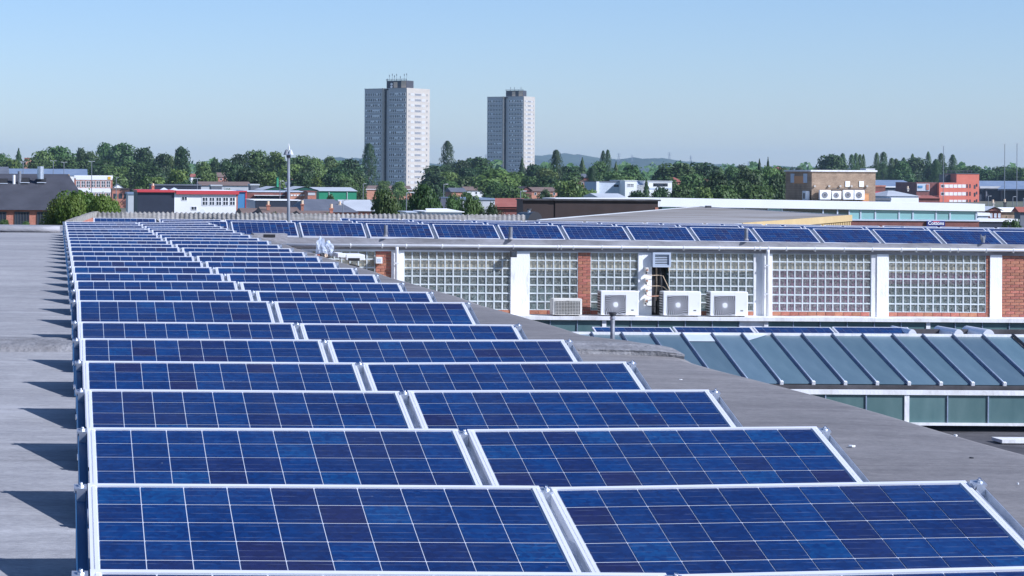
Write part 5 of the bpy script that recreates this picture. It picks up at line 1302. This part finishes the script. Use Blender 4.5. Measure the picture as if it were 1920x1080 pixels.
# brown brick plant room on its roof with outdoor units
d = 206
r, X0, X1, Z, g = (None,) * 5
pr = thing('plant_room', 'brown brick rooftop plant room with four outdoor units on its front', 'building', (P(1580, 377, d).x, d + 3.5, P(1580, 377, d).z))
x0, x1, z0, z1 = P(1522, 350, d).x, P(1641.5, 350, d).x, P(1580, 381, d).z, P(1580, 322, d).z
part('wall', pr, M['fbrick_brown'], (x0, x1, d, d + 7.4, z0, z1)); part('roof', pr, M['white_dirty'], (x0 - .12, x1 + .12, d - .12, d + 7.5, z1 + .002, z1 + .14))
q = P(1625, 318, d + 3); part('roof_box', pr, M['pale_roof'], (q.x - .4, q.x + .4, d + 2, d + 3.5, z1 + .142, q.z + .1))
for px in (1589, 1615): q = P(px, 345, d); part('vent_panel', pr, M['fwhite'], (q.x - .19, q.x + .19, d - .06, d - .005, q.z - .24, q.z + .24))
for px in (1527, 1554, 1575, 1596, 1625): q = P(px, 349, d); mb = MB(); mb.tube([(q.x, d - .14, q.z), (q.x, d - .005, q.z)], .10, 10); obj('soil_vent', mb, M['cream'], pr)
mb = MB(); mb.tube([(P(1558, 354.5, d).x, d - .1, P(1558, 354.5, d).z), (P(1625, 354.5, d).x, d - .1, P(1625, 354.5, d).z)], .035, 6); obj('pipe_run', mb, M['dgrey'], pr)
for k, px in enumerate((1489, 1508)): q = P(px, 332, d + 3); part('side_window', pr, M['bluewhite'], (x0 - .05, x0 - .005, d + 1.2 + 3.6 * (1 - k), d + 2.2 + 3.6 * (1 - k), q.z - .5, q.z + .3))
part('side_brace', pr, M['orange'], (x0 - .04, x0 - .004, d + 1.9, d + 5.4, P(1500, 342, d).z - .1, P(1500, 330, d).z))
for k, (a_, b2, y0, y1) in enumerate(((1537, 1558, 356.5, 374), (1560, 1577.5, 358, 373.5), (1581, 1600.5, 356.5, 374), (1602, 1621, 356.5, 374.5))):
    q0, q1 = P(a_, y1, d - .5), P(b2, y0, d - .5)
    u = thing('air_conditioner', 'white outdoor unit on the brown plant room, ' + ['leftmost of four', 'second and smallest of four', 'third of four', 'rightmost of four'][k], 'air conditioner', (q0.x, d - .5, q0.z), 'outdoor units on the plant room')
    W, Hh = q1.x - q0.x, q1.z - q0.z
    mb = MB(); mb.bbox(0, W, 0, .34, 0, Hh, .02); obj('casing', mb, M['fwhite'], u, False)
    mb = MB(); mb.tube([(W * .45, -.015, Hh * .48), (W * .45, -.004, Hh * .48)], Hh * .33, 18); fn = obj('fan', mb, M['dgrey'], u, False)
    mb = MB()
    for q in (.12, .2, .28):
        n = 18
        for i in range(n):
            a0, a1 = 6.283 * i / n, 6.283 * (i + 1) / n; rr = Hh * q
            mb.poly([(W * .45 + rr * math.cos(a0), -.02, Hh * .48 + rr * math.sin(a0)), (W * .45 + rr * math.cos(a1), -.02, Hh * .48 + rr * math.sin(a1)), (W * .45 + (rr + .02) * math.cos(a1), -.02, Hh * .48 + (rr + .02) * math.sin(a1)), (W * .45 + (rr + .02) * math.cos(a0), -.02, Hh * .48 + (rr + .02) * math.sin(a0))])
    obj('guard_rings', mb, M['fan'], u, False)
    part('bracket', u, M['dgrey'], (.1, .16, .02, .49, -.08, -.001), (W - .16, W - .1, .02, .49, -.08, -.001), world=False)
q0, q1 = P(1503, 375, d), P(1503, 358, d)
u = thing('air_conditioner', 'white outdoor unit on the shaded left side of the plant room', 'air conditioner', (x0 - .42, d + .3, q0.z), 'outdoor units on the plant room')
mb = MB(); mb.bbox(0, .34, 0, .95, 0, q1.z - q0.z, .02); obj('casing', mb, M['fwhite'], u, False); part('grille', u, M['dgrey'], (-.006, -.001, .2, .75, .1, .6), world=False); part('bracket', u, M['dgrey'], (.05, .41, .1, .16, -.08, -.001), (.05, .41, .7, .76, -.08, -.001), world=False)
q0, q1 = P(1614, 379, d - .3), P(1629, 364, d - .3)
u = thing('storage_box', 'orange box under the rightmost outdoor unit of the plant room', 'box', (q0.x, d - .3, q0.z)); part('box', u, M['orange'], (0, q1.x - q0.x, 0, .28, -.1, q1.z - q0.z), world=False); part('lid', u, M['orange'], (-.03, q1.x - q0.x + .03, -.03, .285, q1.z - q0.z + .001, q1.z - q0.z + .04), world=False)
# red office
d = 880
ro = thing('red_office', 'orange red office block with rows of white windows and a taller stair tower', 'building', (P(1790, 380, d).x, d + 8, 0))
def rb_(name, m, a_, b2, yt, d1, dep, yb=None):
    x0, x1 = P(a_, yt, d1).x, P(b2, yt, d1).x; z = P((a_ + b2) / 2, yt, d1).z
    return part(name, ro, M[m], (x0, x1, d1, d1 + dep, 0 if yb is None else P((a_ + b2) / 2, yb, d1).z, z))
rb_('wall', 'office_red', 1761, 1793.5, 342.5, d, 26); rb_('stair_tower', 'office_red', 1793.6, 1836, 326, d, 12); rb_('roof', 'slate2', 1761.2, 1793.4, 342.1, d + .3, 25.5, 342.4); rb_('tower_roof', 'slate2', 1793, 1836.5, 325, d - .2, 12.4, 325.9)
rb_('side_wall', 'fbrick_dark', 1718.5, 1760.9, 342, d + 2, 22); rb_('side_sign', 'bluewhite', 1719.5, 1743, 344.5, d + 1.7, .2, 358); rb_('sign_mark', 'render_red', 1737, 1742, 345.5, d + 1.5, .18, 356); rb_('sign_mark', 'fblue', 1722, 1730, 348, d + 1.5, .18, 352)  # side wall: shade on the red office painted in as a dark brick colour
rb_('plant_housing', 'dgrey', 1772, 1791, 327, d + 6, 6)
rb_('lower_block', 'office_red', 1761, 1776, 367, d - 6, 5); 
mb = MB()
for k in range(7): q = P(1776 + k * 7.5, 325, d + 3); mb.tube([(q.x, d + 3, q.z - .3), (q.x, d + 3, q.z + 1.1)], .12, 5)
a, b_ = P(1776, 320.5, d + 3), P(1824, 320.8, d + 3); mb.tube([a, b_], .12, 5); obj('railing', mb, M['dgrey'], ro)
for y0, y1, st in ((345.8, 352, 0), (360.2, 366.5, 0), (374.6, 380.5, 2)):
    for k in range(st, 6): win(ro, 1764 + k * 8, 1771 + k * 8, y0, y1, d, 'fwhite', 'fwhite' if k not in (0,) else 'fglass')
    win(ro, 1812, 1814.5, y0 - .5, y1 + .5, d, 'dgrey', 'fglass'); win(ro, 1817.5, 1820, y0 - .5, y1 + .5, d, 'dgrey', 'fglass')
    win(ro, 1826, 1829, y0 + 1, y1 + 2, d, 'navy', 'fglass'); win(ro, 1830, 1832.5, y0 - 1, y1 - 2, d, 'navy', 'fglass')
# grey sheds left and right of it
d = 960
r, *_ = gab('warehouse', 'wide warehouse with blue grey roof left of the red office', 1600, 1725, 351, 337.5, d, 40, 'navy', 'blue_roof')
a, b_ = P(1636, 349.2, d - .3), P(1722, 351.8, d - .3); part('eaves_trim', r, M['fwhite'], (a.x, b_.x, d - .6, d - .3, b_.z, a.z))
r, X0, X1, Z, zr = gab('warehouse', 'large dark glazed depot with pale roof at the right edge', 1834, 2060, 352, 339.5, 905, 22, 'navy', 'blue_roof')
a, b_ = P(1836, 349, 904), P(2060, 353.5, 904); part('eaves_trim', r, M['pale_roof'], (a.x, b_.x, 903.2, 904, b_.z - .2, a.z))
a, b_ = P(1836, 380, 904), P(2060, 390, 904); part('base_wall', r, M['slate2'], (a.x, b_.x, 904, 904.8, 0, a.z))
for px in (1850, 1879, 1908): a = P(px, 354, 904); part('column', r, M['slate2'], (a.x - .25, a.x + .25, 904.1, 904.95, 0, Z - .4))
mb = MB(); q4 = [P(1870, 354.5, 896), P(2060, 355.5, 896), P(2060, 342, 912), P(1888, 341, 912)]; mb.poly(q4); mb.poly([(p.x, p.y, p.z - .4) for p in q4[::-1]]); obj('porch_roof', mb, M['blue_roof'], r)
r, *_ = bld('brick_block', 'small red brick block beside the brown plant room', 1640, 1660, 347.5, 520, 8, 'fbrick_dark', 'fbrick', .3)
r, *_ = bld('red_shed', 'low bright red roofed shed below the small red brick block', 1640, 1663, 359.5, 420, 8, 'tile_red', 'fred', .5)
d = 330
r, *_ = gab('pavilion', 'pavilion with shallow pale pyramid roof left of the red office', 1665, 1722, 368, 357.5, d, 10, 'bluewhite', 'pale_roof', hip=2.0)
a, b_ = P(1669, 370.3, d - .5), P(1721, 379, d - .5); part('white_wall', r, M['fwhite'], (a.x, b_.x, d - .8, d - .5, 0, a.z))
chim(r, 1703, 355, 359, d + 4, 2.5, 'cream')
r, *_ = gab('brick_shed', 'rust brown brick shed between pavilion and red office', 1722, 1762, 372, 366.5, 340, 8, 'fbrick_dark', 'tile_red')
r, *_ = bld('grey_shed', 'blue grey low roof between plant room and pavilion', 1640, 1669, 371.5, 325, 9, 'blue_roof', 'slate2', .3)
# small house with white roof at the right
d = 260
r, *_ = gab('house', 'little dark red gabled house with white roof near the right edge', 1852, 1877, 396, 388, d, 2.5, 'fbrick_dark', 'fwhite', axis='y', group='houses at the right edge')
for px in (1856, 1864, 1871.5): win(r, px, px + 4.5, 400, 408, d, 'fwhite', 'bluewhite')
r, *_ = gab('house', 'pale brick side of the white roofed house', 1877.5, 1909, 397.5, 389, d + .5, 2.5, 'fbrick_brown', 'fwhite', group='houses at the right edge')
chim(r, 1863, 382, 389, d + 5, 3, 'cream'); chim(r, 1885, 381, 389, d + 5, 4, 'dgrey')
r, *_ = gab('house', 'red roofed grey house cut off by the right edge', 1913, 1960, 398, 388, d - 20, 1.5, 'slate2', 'tile_red', group='houses at the right edge')
r, *_ = bld('flat_roof_shed', 'low white flat roof in front of the white roofed house', 1832, 1908, 410.5, 215, 2.5, 'navy', 'fwhite', .25)
r, *_ = bld('flat_roof_shed', 'white roofed lean-to beside the glazed building end', 1834, 1853, 399, 235, 2, 'bluewhite', 'fwhite', .3)

# ------------------------------------------------------------------ lamp masts, pylons
def mast(px, y0, y1, d, label, group, w_=.09, heads=2):
    b_ = P(px, y0, d); g = ground_h(b_.x, d)
    t_ = thing('lamp_mast', label, 'lamp mast', (b_.x, d, g), group)
    w_ *= .62; mb = MB(); mb.tube([(b_.x, d, g), (b_.x, d, b_.z)], [w_ * 1.4, w_], 7); obj('pole', mb, M['post'], t_)
    for s in ((-1, 1) if heads == 2 else (1,)):
        mb = MB(); mb.tube([(b_.x, d, b_.z), (b_.x + s * .25, d, b_.z + .04)], .03, 5); mb.box(b_.x + min(s * .2, s * .55), b_.x + max(s * .2, s * .55), d - .1, d + .1, b_.z + .01, b_.z + .09); obj('lamp_head', mb, M['pale_roof'], t_)
mast(1769, 274, 0, 600, 'tall thin mast rising behind the red office', 'tall masts at the right', .11)
mast(1884, 270, 0, 560, 'left of the two tall thin masts at the right edge', 'tall masts at the right', .11)
mast(1907, 269, 0, 540, 'right of the two tall thin masts at the right edge', 'tall masts at the right', .11)
for px, y0, d, lab in ((43.5, 304, 420, 'first thin lamp mast from the left above the slate shed'), (100, 302, 420, 'second thin lamp mast from the left above the slate shed'), (120, 304.5, 420, 'third thin lamp mast above the slate shed'), (172, 303, 420, 'thin lamp mast above the white and brick block'),
                       (218, 333, 500, 'thin street lamp right of the white and brick block'), (370, 335, 420, 'thin lamp mast behind the white building'), (525, 340, 330, 'thin lamp mast just left of the grey post'), (681, 345, 420, 'thin lamp mast left of the orange brick flats'),
                       (762, 362, 170, 'thin pole in front of the big dark trees'), (832, 346, 300, 'thin pole right of the big dark trees'), (976, 359, 220, 'thin pole left of the dark clad hall'), (643, 376, 210, 'street lamp in front of the grey hipped hall'),
                       (1853, 368, 420, 'street lamp left of the white roofed house'), (1899, 369, 420, 'street lamp right of the white roofed house'), (1919, 372, 400, 'street lamp cut by the right edge'), (877, 326, 760, 'thin lamp by the red hipped roof')):
    mast(px, y0, 0, d, lab, 'street lamps', .06 * d / 330 + .02, 1 if d != 420 or px > 500 else 2)
for k, (px, y0, y1) in enumerate(((911, 288, 303), (1088, 289, 304), (1160, 286, 304), (1185, 290, 303), (1255, 284.5, 302), (1295, 291, 306), (1403, 302, 314))):
    a, b_ = P(px, y1, 6000 + 80 * k), P(px, y0, 6000 + 80 * k); H = b_.z - a.z
    t_ = thing('electricity_pylon', ['faint pylon left of the far tower', 'faint pylon above the wooded hill, right of the twin poplars', 'tallest faint pylon above the dip between the hills', 'faint pylon at the left shoulder of the nearer hill', 'large faint pylon on top of the nearer hill', 'faint pylon on the right slope of the nearer hill', 'lone faint pylon far right of the hills'][k], 'pylon', (a.x, a.y, a.z), 'pylons on the skyline')
    mb = MB(); s = H * .13
    for sx_ in (-1, 1):
        for sy in (-1, 1): mb.tube([(sx_ * s, sy * s, 0), (sx_ * s * .35, sy * s * .35, H * .55), (0, 0, H)], [.28, .25, .2], 4)
    for q in range(5): z0, z1 = H * q / 6, H * (q + 1) / 6; w0 = s * (1 - .16 * q); mb.tube([(-w0, -w0, z0), (w0 * .85, -w0 * .85, z1)], .16, 4); mb.tube([(w0, -w0, z0), (-w0 * .85, -w0 * .85, z1)], .16, 4)
    obj('lattice', mb, M['flue'], t_, False)
    for q, (f_, wv) in enumerate(((.62, .22), (.76, .26), (.9, .18))): mb = MB(); mb.tube([(-H * wv, 0, H * f_), (0, 0, H * f_ + H * .03), (H * wv, 0, H * f_)], .2, 4); obj('crossarm', mb, M['flue'], t_, False)

# ------------------------------------------------------------------ trees
def leaf(mb, p, nrm, s, r):
    t_ = nrm.cross(Vector((r.uniform(-1, 1), r.uniform(-1, 1), r.uniform(-1, 1))))
    if t_.length < 1e-4: return
    t_.normalize(); b_ = nrm.cross(t_)
    a, c = t_ * s, b_ * s * r.uniform(.6, 1.0)
    mb.poly([p - a - c * .3, p - c, p + a + c * .2, p + c])
def crown_broad(seed, nl=16, per=170, ls=.030, zlo=.22, squash=1.0):
    r = random.Random(seed); mb = MB(); lobes = []
    for k in range(nl):
        a = r.uniform(0, 6.283); zz = zlo + .12 + (.80 - zlo) * r.random() ** .8
        env = math.sin(math.pi * min(1, max(0, (zz - zlo + .1) / (1.12 - zlo)))) ** .6
        rr = r.uniform(.12, .34) * env * r.choice((1, 1, .5)); R_ = r.uniform(.11, .19)
        lobes.append((Vector((rr * math.cos(a), rr * math.sin(a), min(zz, 1 - R_ * .9))), R_))
    lobes.append((Vector((0, 0, .60)), .25)); lobes.append((Vector((.02, 0, .86)), .135)); lobes.append((Vector((0, 0, .42)), .24))
    for c, R_ in lobes:
        m_ = int(per * (R_ / .15) ** 2)
        for _ in range(m_):
            v = Vector((r.gauss(0, 1), r.gauss(0, 1), r.gauss(0, 1))).normalized()
            k = 1.06 - .45 * r.random() ** 2.2
            if r.random() < .06: k *= 1.22
            p = c + Vector((v.x * R_, v.y * R_, v.z * R_ * .85 * squash)) * k
            nv = (v + Vector((r.gauss(0, .5), r.gauss(0, .5), r.gauss(0, .5) + .25))).normalized()
            leaf(mb, p, nv, ls * r.uniform(.6, 1.25), r)
    return mb
def crown_column(seed, n=3000, ls=.022, taper=.36, wob=.18):
    r = random.Random(seed); mb = MB(); ph = [r.uniform(0, 6.28) for _ in range(4)]
    for _ in range(n):
        z = .06 + .94 * r.random() ** .9
        env = (min(1, (z - .02) / .22) ** .6) * (max(0, 1 - z) ** taper) * 1.22
        a = r.uniform(0, 6.283)
        env *= 1 + wob * math.sin(z * 23 + 2 * a + ph[0]) + wob * .7 * math.sin(z * 41 - 3 * a + ph[1])
        k = .5 * env * (1.04 - .45 * r.random() ** 2)
        p = Vector((k * math.cos(a), k * math.sin(a), z))
        leaf(mb, p, Vector((math.cos(a), math.sin(a), r.uniform(-.2, .9))).normalized(), ls * r.uniform(.6, 1.3), r)
    return mb
def crown_conifer(seed, n=2400, ls=.026):
    r = random.Random(seed); mb = MB(); tiers = 11
    for _ in range(n):
        z = .07 + .93 * r.random() ** 1.15
        f = (z * tiers) % 1
        env = (1 - z) ** .82 * (1.0 - .38 * f)
        a = r.uniform(0, 6.283); env *= 1 + .2 * math.sin(5 * a + int(z * tiers) * 2.1)
        k = .5 * env * (1.05 - .5 * r.random() ** 2)
        leaf(mb, Vector((k * math.cos(a), k * math.sin(a), z)), Vector((math.cos(a), math.sin(a), .6 + r.uniform(-.3, .6))).normalized(), ls * r.uniform(.6, 1.3), r)
    return mb
def trunk_mesh(seed, top=.55, r0=.03):
    r = random.Random(seed); mb = MB(); mb.tube([(0, 0, 0), (.004, 0, top * .5), (0, .004, top)], [r0, r0 * .75, r0 * .35], 7)
    for k in range(5):
        a = r.uniform(0, 6.283); z = top * r.uniform(.45, .9); q = r.uniform(.14, .26)
        mb.tube([(0, 0, z), (q * .5 * math.cos(a), q * .5 * math.sin(a), z + .09), (q * math.cos(a), q * math.sin(a), z + .24)], [r0 * .4, r0 * .28, r0 * .1], 5)
    return mb
LM = {'dark': M['leaf_dark'], 'mid': M['leaf_mid'], 'light': M['leaf_light'], 'bright': M['leaf_bright']}
raw = {'broad': [crown_broad(100 + k, 15 + k % 4, 165, .030) for k in range(6)], 'fine': [crown_broad(200 + k, 24, 520, .0155) for k in range(3)], 'poplar': [crown_column(300 + k) for k in range(3)], 'conifer': [crown_conifer(400 + k) for k in range(3)]}
CR = {}
for kind, lst in raw.items():
    for k, mb in enumerate(lst):
        for tone in LM:
            if kind == 'fine' and tone == 'light': continue
            CR[(kind, k, tone)] = None
def crown(kind, k, tone):
    if CR[(kind, k, tone)] is None:
        base = next((m_ for (a, b2, c), m_ in CR.items() if a == kind and b2 == k and m_ is not None), None)
        if base: me = base.copy(); me.materials.clear(); me.materials.append(LM[tone])
        else: me = raw[kind][k].mesh('crown', [LM[tone]])
        CR[(kind, k, tone)] = me
    return CR[(kind, k, tone)]
TR = [trunk_mesh(500 + k).mesh('trunk', [M['bark']]) for k in range(3)]
tr_ = random.Random(77)
def tree(px, yt, wpx, d, kind, tone, label, group, name=None, zb=None):
    p = P(px, yt, d); g = ground_h(p.x, d) if zb is None else zb
    H = max(3.0, p.z - g) ; W = wpx * d / F * {'broad': 1.45, 'fine': 1.25, 'poplar': 1.3, 'conifer': 1.35}[kind]
    t_ = bpy.data.objects.new(name or {'broad': 'broadleaf_tree', 'fine': 'broadleaf_tree', 'poplar': 'poplar_tree', 'conifer': 'conifer_tree'}[kind], None); COL.objects.link(t_)
    t_.location = (p.x, d, g); t_.scale = (W / (.86 if kind in ('broad', 'fine') else .95), W / (.86 if kind in ('broad', 'fine') else .95), H); t_.rotation_euler = (0, 0, tr_.uniform(0, 6.283))
    tag(t_, label, 'tree', group)
    k = tr_.randrange(len(raw[kind]))
    link(bpy.data.objects.new('trunk', TR[tr_.randrange(3)]), t_); link(bpy.data.objects.new('crown', crown(kind, k, tone)), t_)
    return t_
# trees that stand out
special = [
 (692, 270, 26, 900, 'poplar', 'dark', 'tall dark poplar in front of the nearer tower block'),
 (839, 265, 24, 1000, 'poplar', 'dark', 'lone dark pointed poplar between the two tower blocks'),
 (979, 296, 26, 900, 'conifer', 'dark', 'dark conifer against the foot of the far tower'),
 (1043, 282, 24, 760, 'poplar', 'dark', 'tall dark conifer like tree just right of the far tower'),
 (1131, 283, 12, 900, 'poplar', 'dark', 'left of the twin poplars before the hill'), (1139.5, 281.5, 13, 905, 'poplar', 'dark', 'right of the twin poplars before the hill'),
 (1110, 315, 24, 640, 'poplar', 'dark', 'dark column tree left of the white school'),
 (1212, 336, 30, 500, 'conifer', 'dark', 'dark conifer in front of the white school'),
 (1092, 296, 30, 850, 'conifer', 'mid', 'broad conifer left of the twin poplars'), (1155, 304, 26, 850, 'conifer', 'mid', 'conifer right of the twin poplars'),
 (598, 331, 30, 600, 'broad', 'bright', 'small bright yellow green tree behind the green shed roof'),
 (338, 272, 28, 800, 'broad', 'dark', 'tall dark egg shaped tree standing alone on the left skyline'),
 (228, 268, 50, 1050, 'broad', 'mid', 'wide spreading pale tree on the left skyline'), (197, 267, 32, 1060, 'broad', 'mid', 'pale tree left of the wide spreading one on the skyline'),
 (272, 276, 40, 880, 'broad', 'dark', 'round dark tree on the skyline right of the wide pale ones'),
 (35, 279, 34, 880, 'conifer', 'dark', 'pointed dark tree near the left edge'),
 (1560, 289, 46, 1040, 'broad', 'mid', 'large round tree behind the brown plant room'),
 (1065, 336, 54, 480, 'broad', 'light', 'light green tree right of the brick flats'),
 (330, 317, 48, 560, 'broad', 'light', 'light green tree above the navy wall'),
 (940, 317, 74, 620, 'broad', 'light', 'wide light green tree below the far tower'),
 (1440, 296, 22, 620, 'conifer', 'dark', 'feathery dark tree nearest the brown plant room'), (1424, 299, 26, 630, 'conifer', 'dark', 'feathery dark tree left of a similar one by the plant room'),
 (1345, 323, 50, 420, 'broad', 'dark', 'dark rounded tree right of the white school'), (1460, 325, 46, 420, 'broad', 'dark', 'dark rounded tree touching the plant room'),
 (1400, 318, 44, 460, 'broad', 'dark', 'dark tree midway between white school and plant room'),
]
for px, yt, wp, d, kind, tone, lab in special: tree(px, yt, wp, d, kind, tone, lab, None)
# big near trees and bushes with fine leaves
for px, yt, wp, d, tone, lab in ((722, 356, 76, 176, 'mid', 'big dark tree left of the two in front of the brick flats'), (792, 345, 84, 172, 'mid', 'biggest dark tree in front of the brick flats'), (848, 362, 44, 200, 'mid', 'tree right of the biggest dark tree'), (886, 366, 58, 168, 'mid', 'tree in front of the silver wall'), (920, 381, 50, 160, 'dark', 'low tree left of the dark clad hall'), (760, 370, 50, 180, 'dark', 'low tree between the two big dark trees')):
    tree(px, yt, wp, d, 'fine', tone, lab, 'big trees beyond the corrugated roof')
for px, yt, wp, d, lab in ((160, 356.5, 118, 96, 'bright green bushy tree top at the left, largest of the clump'), (114, 372, 70, 92, 'left bright green bush of the clump'), (212, 372, 56, 97, 'right bright green bush of the clump'), (138, 364, 70, 91, 'front bright green bush in the middle of the clump'), (190, 364, 64, 94, 'bright green bush right of the middle of the clump')):
    tree(px, yt, wp, d, 'fine', 'bright', lab, 'bright green clump at the left', 'bush', zb=6.5)
for px, yt, wp, d, lab in ((8, 411, 34, 120, 'low bush at the left edge under the slate shed'), (48, 415, 30, 120, 'low bush between the red piers of the slate shed')):
    tree(px, yt, wp, d, 'fine', 'mid', lab, None, 'bush', zb=5.5)
for px, yt, wp, d, lab in ((516, 392, 16, 205, 'small bush against the low brown roof by the lamp post'), (595, 397, 14, 180, 'small bush left on the low brick house roof line'), (613, 395, 16, 180, 'small bush right on the low brick house roof line'), (619, 364, 18, 440, 'small shrub against the green shed wall'), (1905, 408, 40, 205, 'dark green shrub at the right edge by the white flat roof'), (1020, 355, 24, 540, 'small tree in front of the brick flats right of the far tower'), (876, 360, 30, 560, 'small tree before the white fronted house'), (423, 354, 34, 420, 'green shrubs behind the red fascia')):
    tree(px, yt, wp, d, 'broad', 'mid', lab, None, 'shrub')
# tree belts: skyline and middle distance
belts = [
 (0, 541, 'in the belt left of the lamp post', [(5, 285, 28, 880), (80, 282, 44, 900), (108, 274, 62, 920), (150, 277, 28, 910), (172, 281, 28, 900), (300, 286, 34, 860), (318, 291, 22, 900), (385, 301, 30, 850), (405, 297, 24, 860), (427, 296, 28, 850), (452, 287, 38, 800), (482, 281, 48, 780), (518, 284, 40, 770), (200, 299, 64, 850), (246, 302, 54, 860), (288, 309, 50, 700), (215, 310, 46, 835), (122, 296, 60, 860), (70, 296, 50, 860), (160, 300, 44, 870), (20, 298, 44, 850), (465, 316, 62, 560), (505, 321, 46, 560), (380, 312, 40, 640), (438, 306, 46, 660), (535, 300, 44, 720), (278, 330, 40, 500), (350, 335, 34, 480), (300, 330, 40, 500)]),
 (541, 683, 'between the lamp post and the nearer tower', [(575, 289, 54, 800), (592, 296, 40, 780), (617, 293, 32, 820), (656, 297, 44, 820), (550, 306, 44, 700), (580, 312, 40, 640), (625, 312, 46, 640), (640, 322, 40, 600), (665, 318, 34, 640), (560, 322, 40, 580), (612, 325, 40, 600), (672, 330, 36, 620), (645, 335, 40, 560)]),
 (700, 912, 'in the belt between the two towers', [(820, 309, 54, 820), (866, 300, 40, 850), (897, 294, 50, 900), (870, 314, 50, 760), (840, 322, 50, 720), (815, 328, 50, 700), (906, 310, 40, 780), (880, 330, 60, 680), (842, 338, 50, 640), (812, 345, 40, 600), (720, 338, 24, 800), (748, 340, 28, 800)]),
 (912, 1475, 'in the belt right of the far tower', [(1005, 308, 50, 800), (1022, 315, 40, 740), (1062, 310, 40, 780), (1120, 300, 34, 820), (1188, 309, 50, 760), (1240, 317, 40, 720), (1275, 304, 64, 720), (1310, 303, 54, 740), (1335, 309, 36, 760), (1300, 326, 60, 560), (1275, 344, 50, 430), (1240, 350, 34, 420), (1375, 312, 40, 700), (1395, 309, 36, 700), (1350, 310, 30, 760), (1420, 316, 50, 560), (1445, 312, 50, 600), (1470, 314, 40, 640), (1180, 330, 50, 640), (1150, 322, 44, 660), (1080, 322, 44, 640), (1030, 330, 54, 600), (965, 322, 50, 680), (990, 330, 50, 620), (950, 345, 46, 520), (1105, 355, 40, 470), (1195, 357, 40, 440), (1320, 350, 46, 400), (1365, 345, 50, 400), (1425, 345, 60, 400), (1250, 330, 40, 600), (1330, 340, 40, 500), (1085, 345, 40, 520), (970, 352, 36, 520), (925, 340, 40, 560), (1385, 335, 50, 430)]),
 (1475, 1920, 'behind the red office and the depot', [(1710, 293, 46, 1060), (1695, 300, 36, 1040), (1760, 302, 30, 1060), (1830, 309, 46, 1110), (1870, 311, 44, 1100), (1903, 312, 44, 1090), (1850, 318, 50, 1040), (1890, 322, 50, 1030), (1530, 314, 14, 1080), (1498, 312, 26, 1060), (1642, 310, 40, 1160), (1680, 312, 40, 1160), (1620, 312, 30, 1160), (1740, 308, 40, 1120), (1790, 312, 40, 1160), (1915, 316, 40, 1020), (1810, 314, 40, 1130)]),
]
NTH = ['first'] + ORD[1:25]
tones = ['dark', 'mid', 'mid', 'dark', 'light']
for x0, x1, where, lst in belts:
    cnt = {}
    for k, (px, yt, wp, d) in enumerate(sorted(lst)):
        tone = tones[tr_.randrange(5)]
        cnt[tone] = cnt.get(tone, -1) + 1
        tree(px, yt, wp, d, 'broad', tone, {'dark': 'dark green', 'mid': 'mid green', 'light': 'light green'}[tone] + ' tree ' + where + ', ' + (NTH[cnt[tone]] + ' from left' if cnt[tone] else 'leftmost'), 'trees ' + where)
for k, (px, yt, wp, d) in enumerate(sorted(((1580, 288, 15, 1080), (1597, 290, 13, 1090), (1605, 287.5, 12, 1090), (1612.5, 290, 12, 1090), (1619, 290, 8, 1090), (1644, 287, 12, 1070), (1656.5, 285.5, 17, 1060), (1672, 297, 15, 1040), (1680, 298, 12, 1040), (1694.5, 296, 13, 1100), (1740.5, 285, 11, 1070), (1711, 289, 10, 1110), (1755, 299, 18, 1040), (1765, 288, 17, 1060), (1786.5, 290.5, 16, 1070)))):
    tree(px, yt, wp, d, 'poplar', 'mid', 'slim poplar on the skyline behind plant room and red office, ' + (NTH[k] + ' from left' if k else 'leftmost'), 'poplars behind the red office')
# far woodland that reads as one mass
mb = MB(); r = random.Random(9)
for _ in range(15000):
    px = r.uniform(-60, 1990); d = r.uniform(1250, 2300); x_ = (px - CX) * d / F
    hgt = 9 + 4 * math.sin(px * .05 + d * .004) + 3 * math.sin(px * .13)
    z = ground_h(x_, d) + hgt * r.random() ** .5
    v = Vector((r.gauss(0, .6), -.6 + r.gauss(0, .4), r.random() + .2)).normalized()
    leaf(mb, Vector((x_, d, z)), v, r.uniform(1.0, 2.6), r)
tag(obj('woodland', mb, M['leaf_mid']), 'far belt of woodland along the horizon', 'woodland', None, 'stuff')

# ------------------------------------------------------------------ haze
mb = MB(); mb.box(-3000, 6500, -320, 9500, -9, 108)
hm = bpy.data.materials.new('thin_haze'); hm.use_nodes = True; hn = hm.node_tree.nodes; hn.remove(hn['Principled BSDF'])
pv = hn.new('ShaderNodeVolumePrincipled'); pv.inputs['Density'].default_value = 7e-5; pv.inputs['Color'].default_value = (.58, .79, 1.0, 1); pv.inputs['Anisotropy'].default_value = .1
hm.node_tree.links.new(pv.outputs[0], hn['Material Output'].inputs['Volume'])
hz = obj('haze', mb, hm); tag(hz, 'thin blue summer haze over the town', 'haze', None, 'stuff')
